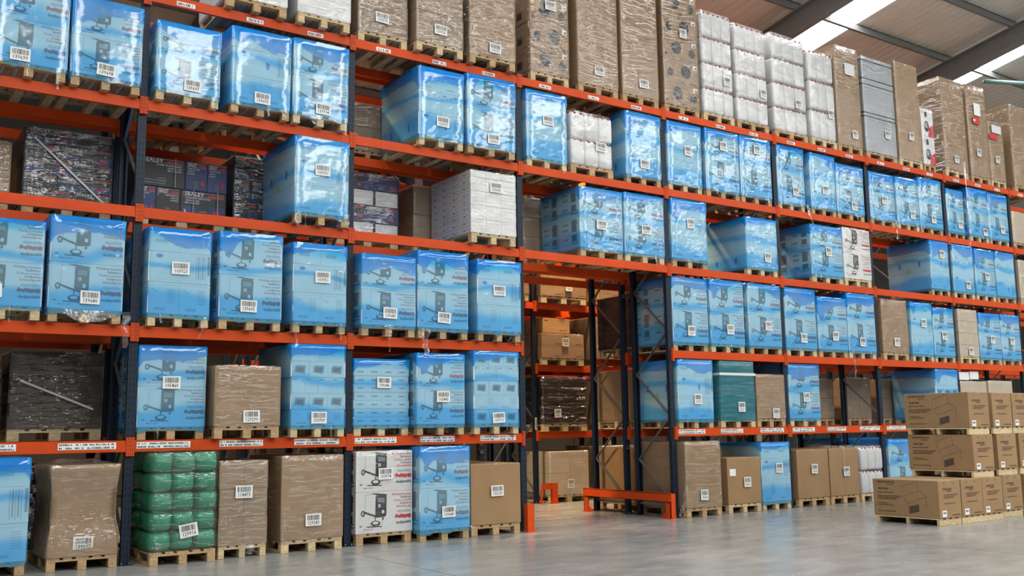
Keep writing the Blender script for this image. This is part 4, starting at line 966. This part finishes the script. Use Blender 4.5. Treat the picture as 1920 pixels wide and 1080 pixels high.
for i in T:
    L_ = LOADS[i]
    if L_[9].startswith('dark printed toolboxes'): film_strap(T[i], (-.42, -.02, L_[5]*.86), (.42, -.02, L_[5]*.08))
    if L_[9].startswith('dim brick-laid'): film_strap(T[i], (-.42, -.02, L_[5]*.62), (.42, -.02, L_[5]*.25))
    if L_[6] == 'sealey':
        for u, v0, v1 in ((-.12, .5, 1.0), (.13, 0, .5), (.46, 0, .5)): film_strap(T[i], (u, -.02, L_[5]*v0), (u, -.02, L_[5]*v1), .015)
    if L_[7] == '137237':
        mb = MB(); mb.rect(-.15, 1.45, .12, 1.75, 'paper', y=-.02); mb.build('white_sheet', T[i]); mb = MB(); mb.rect(-.22, 1.24, .06, 1.40, 'ink_red', y=-.02); mb.rect(-.2, 1.30, -.12, 1.35, 'paper', y=-.021); mb.build('red_sticker', T[i])
    if L_[7] == '137238':
        mb = MB(); mb.rect(-.32, .98, .02, 1.12, 'ink_red', y=-.02); mb.build('red_sticker', T[i]); mb = MB(); mb.rect(-.2, 1.15, .2, 1.34, 'tape', y=-.02); mb.build('white_sheet', T[i])
    if L_[7] == '137230':
        mb = MB(); mb.rect(-.1, 1.5, .22, 1.75, 'tape', y=-.02); mb.build('white_sheet', T[i])
    if L_[7] == '135161':
        mb = MB(); mb.rect(-.37, .48, -.22, .60, 'paper', y=.004); mb.build('small_sticker', T[i])
    if L_[7] == '135164':
        mb = MB(); mb.tube([(0, .006, 0), (.004, .003, .4), (0, .006, .878), (0, .1, .885)], .003, 'tape', 5); mb.build('string', T[i])

# ------------------------------------------------------------------ long tan cartons on pallets in front of the rack
def long_carton():
    w, d, h = .555, 1.10, .54; mb = MB(); mb.cbox((0, 0, 0), (w, d, h), 'cardboard', .006); r = random.Random(11)
    def words(u0, u1, v, hh, face, mat='ink_brown'):
        u = u0
        while u < u1 - .015:
            ww = min(r.uniform(.012, .04), u1-u); mb.rect(u, v, u+ww, v+hh, mat, face); u += ww + .008
    # long face (reads from the far end of the box towards its near end): u = -y
    for u0, u1, v, hh in ((-1.02, -.72, .485, .028), (-.85, -.73, .455, .015), (-1.0, -.83, .385, .028), (-1.02, -.73, .335, .016), (-1.02, -.62, .285, .014), (-1.02, -.66, .262, .014), (-1.02, -.70, .24, .014), (-1.02, -.83, .175, .014), (-1.02, -.75, .150, .014), (-1.02, -.72, .06, .014)): words(u0, u1, v, hh, 'l')
    q = lambda pts, m: mb.poly(pts, m, 'l')
    for p0, p1 in (((-.60,.44),(-.34,.52)), ((-.34,.52),(-.33,.37)), ((-.60,.44),(-.60,.33)), ((-.58,.30),(-.31,.385)), ((-.31,.385),(-.20,.30)), ((-.58,.30),(-.52,.20)), ((-.52,.20),(-.20,.30)), ((-.52,.20),(-.50,.05)), ((-.20,.30),(-.21,.14)), ((-.50,.05),(-.33,.09))): mb.line(p0, p1, .004, 'ink_brown', 'l')
    q([(-.49,.045),(-.33,.085),(-.33,.19),(-.49,.15)], 'cardboard_dark')
    for u in (.14, .36): mb.rect(u, .485, u+.015, .51, 'ink_brown', 'f')
    for u0, u1, v, hh in ((.10, .33, .40, .028), (.2, .32, .375, .018), (.12, .48, .325, .014), (.12, .42, .302, .014), (.12, .36, .280, .014), (.12, .42, .20, .014), (.30, .52, .03, .018)): words(u0, u1, v, hh, 'f')
    mb.rect(.06, .02, .17, .11, 'paper', 'f'); mb.rect(.075, .06, .15, .09, 'ink_grey', 'f', -.003)
    mb.rect(w/2-.02, h-.007, w/2+.02, h-.001, 'tape', y=-.001); mb.add([(w/2-.02, 0, h+.001), (w/2+.02, 0, h+.001), (w/2+.02, d, h+.001), (w/2-.02, d, h+.001)], [(0,1,2,3)], 'tape')
    return mb.mesh('long_carton')
LC = long_carton()
def low_pallet(x, y, z, w, label):
    """closed low pallet: three runners across the depth, slatted top, solid front runner"""
    t = tag(empty('low_pallet', (x, y, z)), label, 'pallet', 'low pallets of the tan carton stack'); m = 'pallet_wood_pale'
    for yy in (0, .50, 1.0):
        mb = MB(); mb.cbox((0, yy, .0), (w, yy+.045, .085), m, .003); mb.build('runner', t)
    for k in range(max(4, int(w/.14))):
        n = max(4, int(w/.14)); u = k*(w-.09)/(n-1); mb = MB(); mb.cbox((u, -.005, .086), (u+.09, 1.06, .104), m, .002); mb.build('deck_board', t)
    return t
PH = .106
stack = []   # tier, x, y, z, width of pallet, cartons, label
def cartons(x, y, z, n, what):
    low_pallet(x, y + .02, z, .57*n - .015, 'low wooden pallet under %s' % what)
    for k in range(n):
        o = put(LC, 'long_carton', None, (x + .565*k - .004, y, z + PH)); tag(o, ('%s' % what) + ('' if n == 1 else (', nearer the rack tunnel' if k == 0 else ', farther along')), 'carton', 'long tan cartons')
cartons(10.42, -3.61, 0, 1, 'long tan carton at the front corner of the bottom tier')
cartons(11.0, -3.61, 0, 2, 'tan carton of the twin pallet in the bottom tier')
cartons(12.33, -3.50, 0, 1, 'long tan carton past the gap in the bottom tier')
cartons(12.98, -3.50, 0, 1, 'long tan carton at the end of the bottom tier')
z1 = PH + .542
cartons(11.42, -3.60, z1, 1, 'long tan carton leading the middle tier')
cartons(12.24, -3.52, z1, 1, 'second long tan carton of the middle tier')
cartons(12.92, -3.50, z1, 1, 'third long tan carton of the middle tier')
cartons(11.40, -3.59, 2*z1, 1, 'long tan carton leading the top tier')
cartons(12.18, -3.52, 2*z1, 1, 'second long tan carton of the top tier')
cartons(12.80, -3.50, 2*z1, 1, 'third long tan carton of the top tier')
# small loose boxes
def loose(name, kind, x, y, z, w, d, h, label, cat='carton'):
    me, s = CART[kind]; o = put(me, name, None, (x, y, z), (0, 0, 0), (w/s[0], d/s[1], h/s[2])); return tag(o, label, cat)
t1 = lev_z(1, 17) + .006 + .066 + .147
loose('white_carton', 'white', 17.20, .02, t1 + .79, .38, .5, .17, 'small white carton on the cream cartons, beside the rack post')
loose('white_carton', 'white', 17.62, .02, t1 + .81, .34, .5, .17, 'small white carton on the cream cartons, away from the post')
loose('tan_carton', 'amber', 9.08, 4.15, farz[2] + .066 + .147 + .525, .70, .6, .30, 'small tan carton on top of the wrapped far rack load')
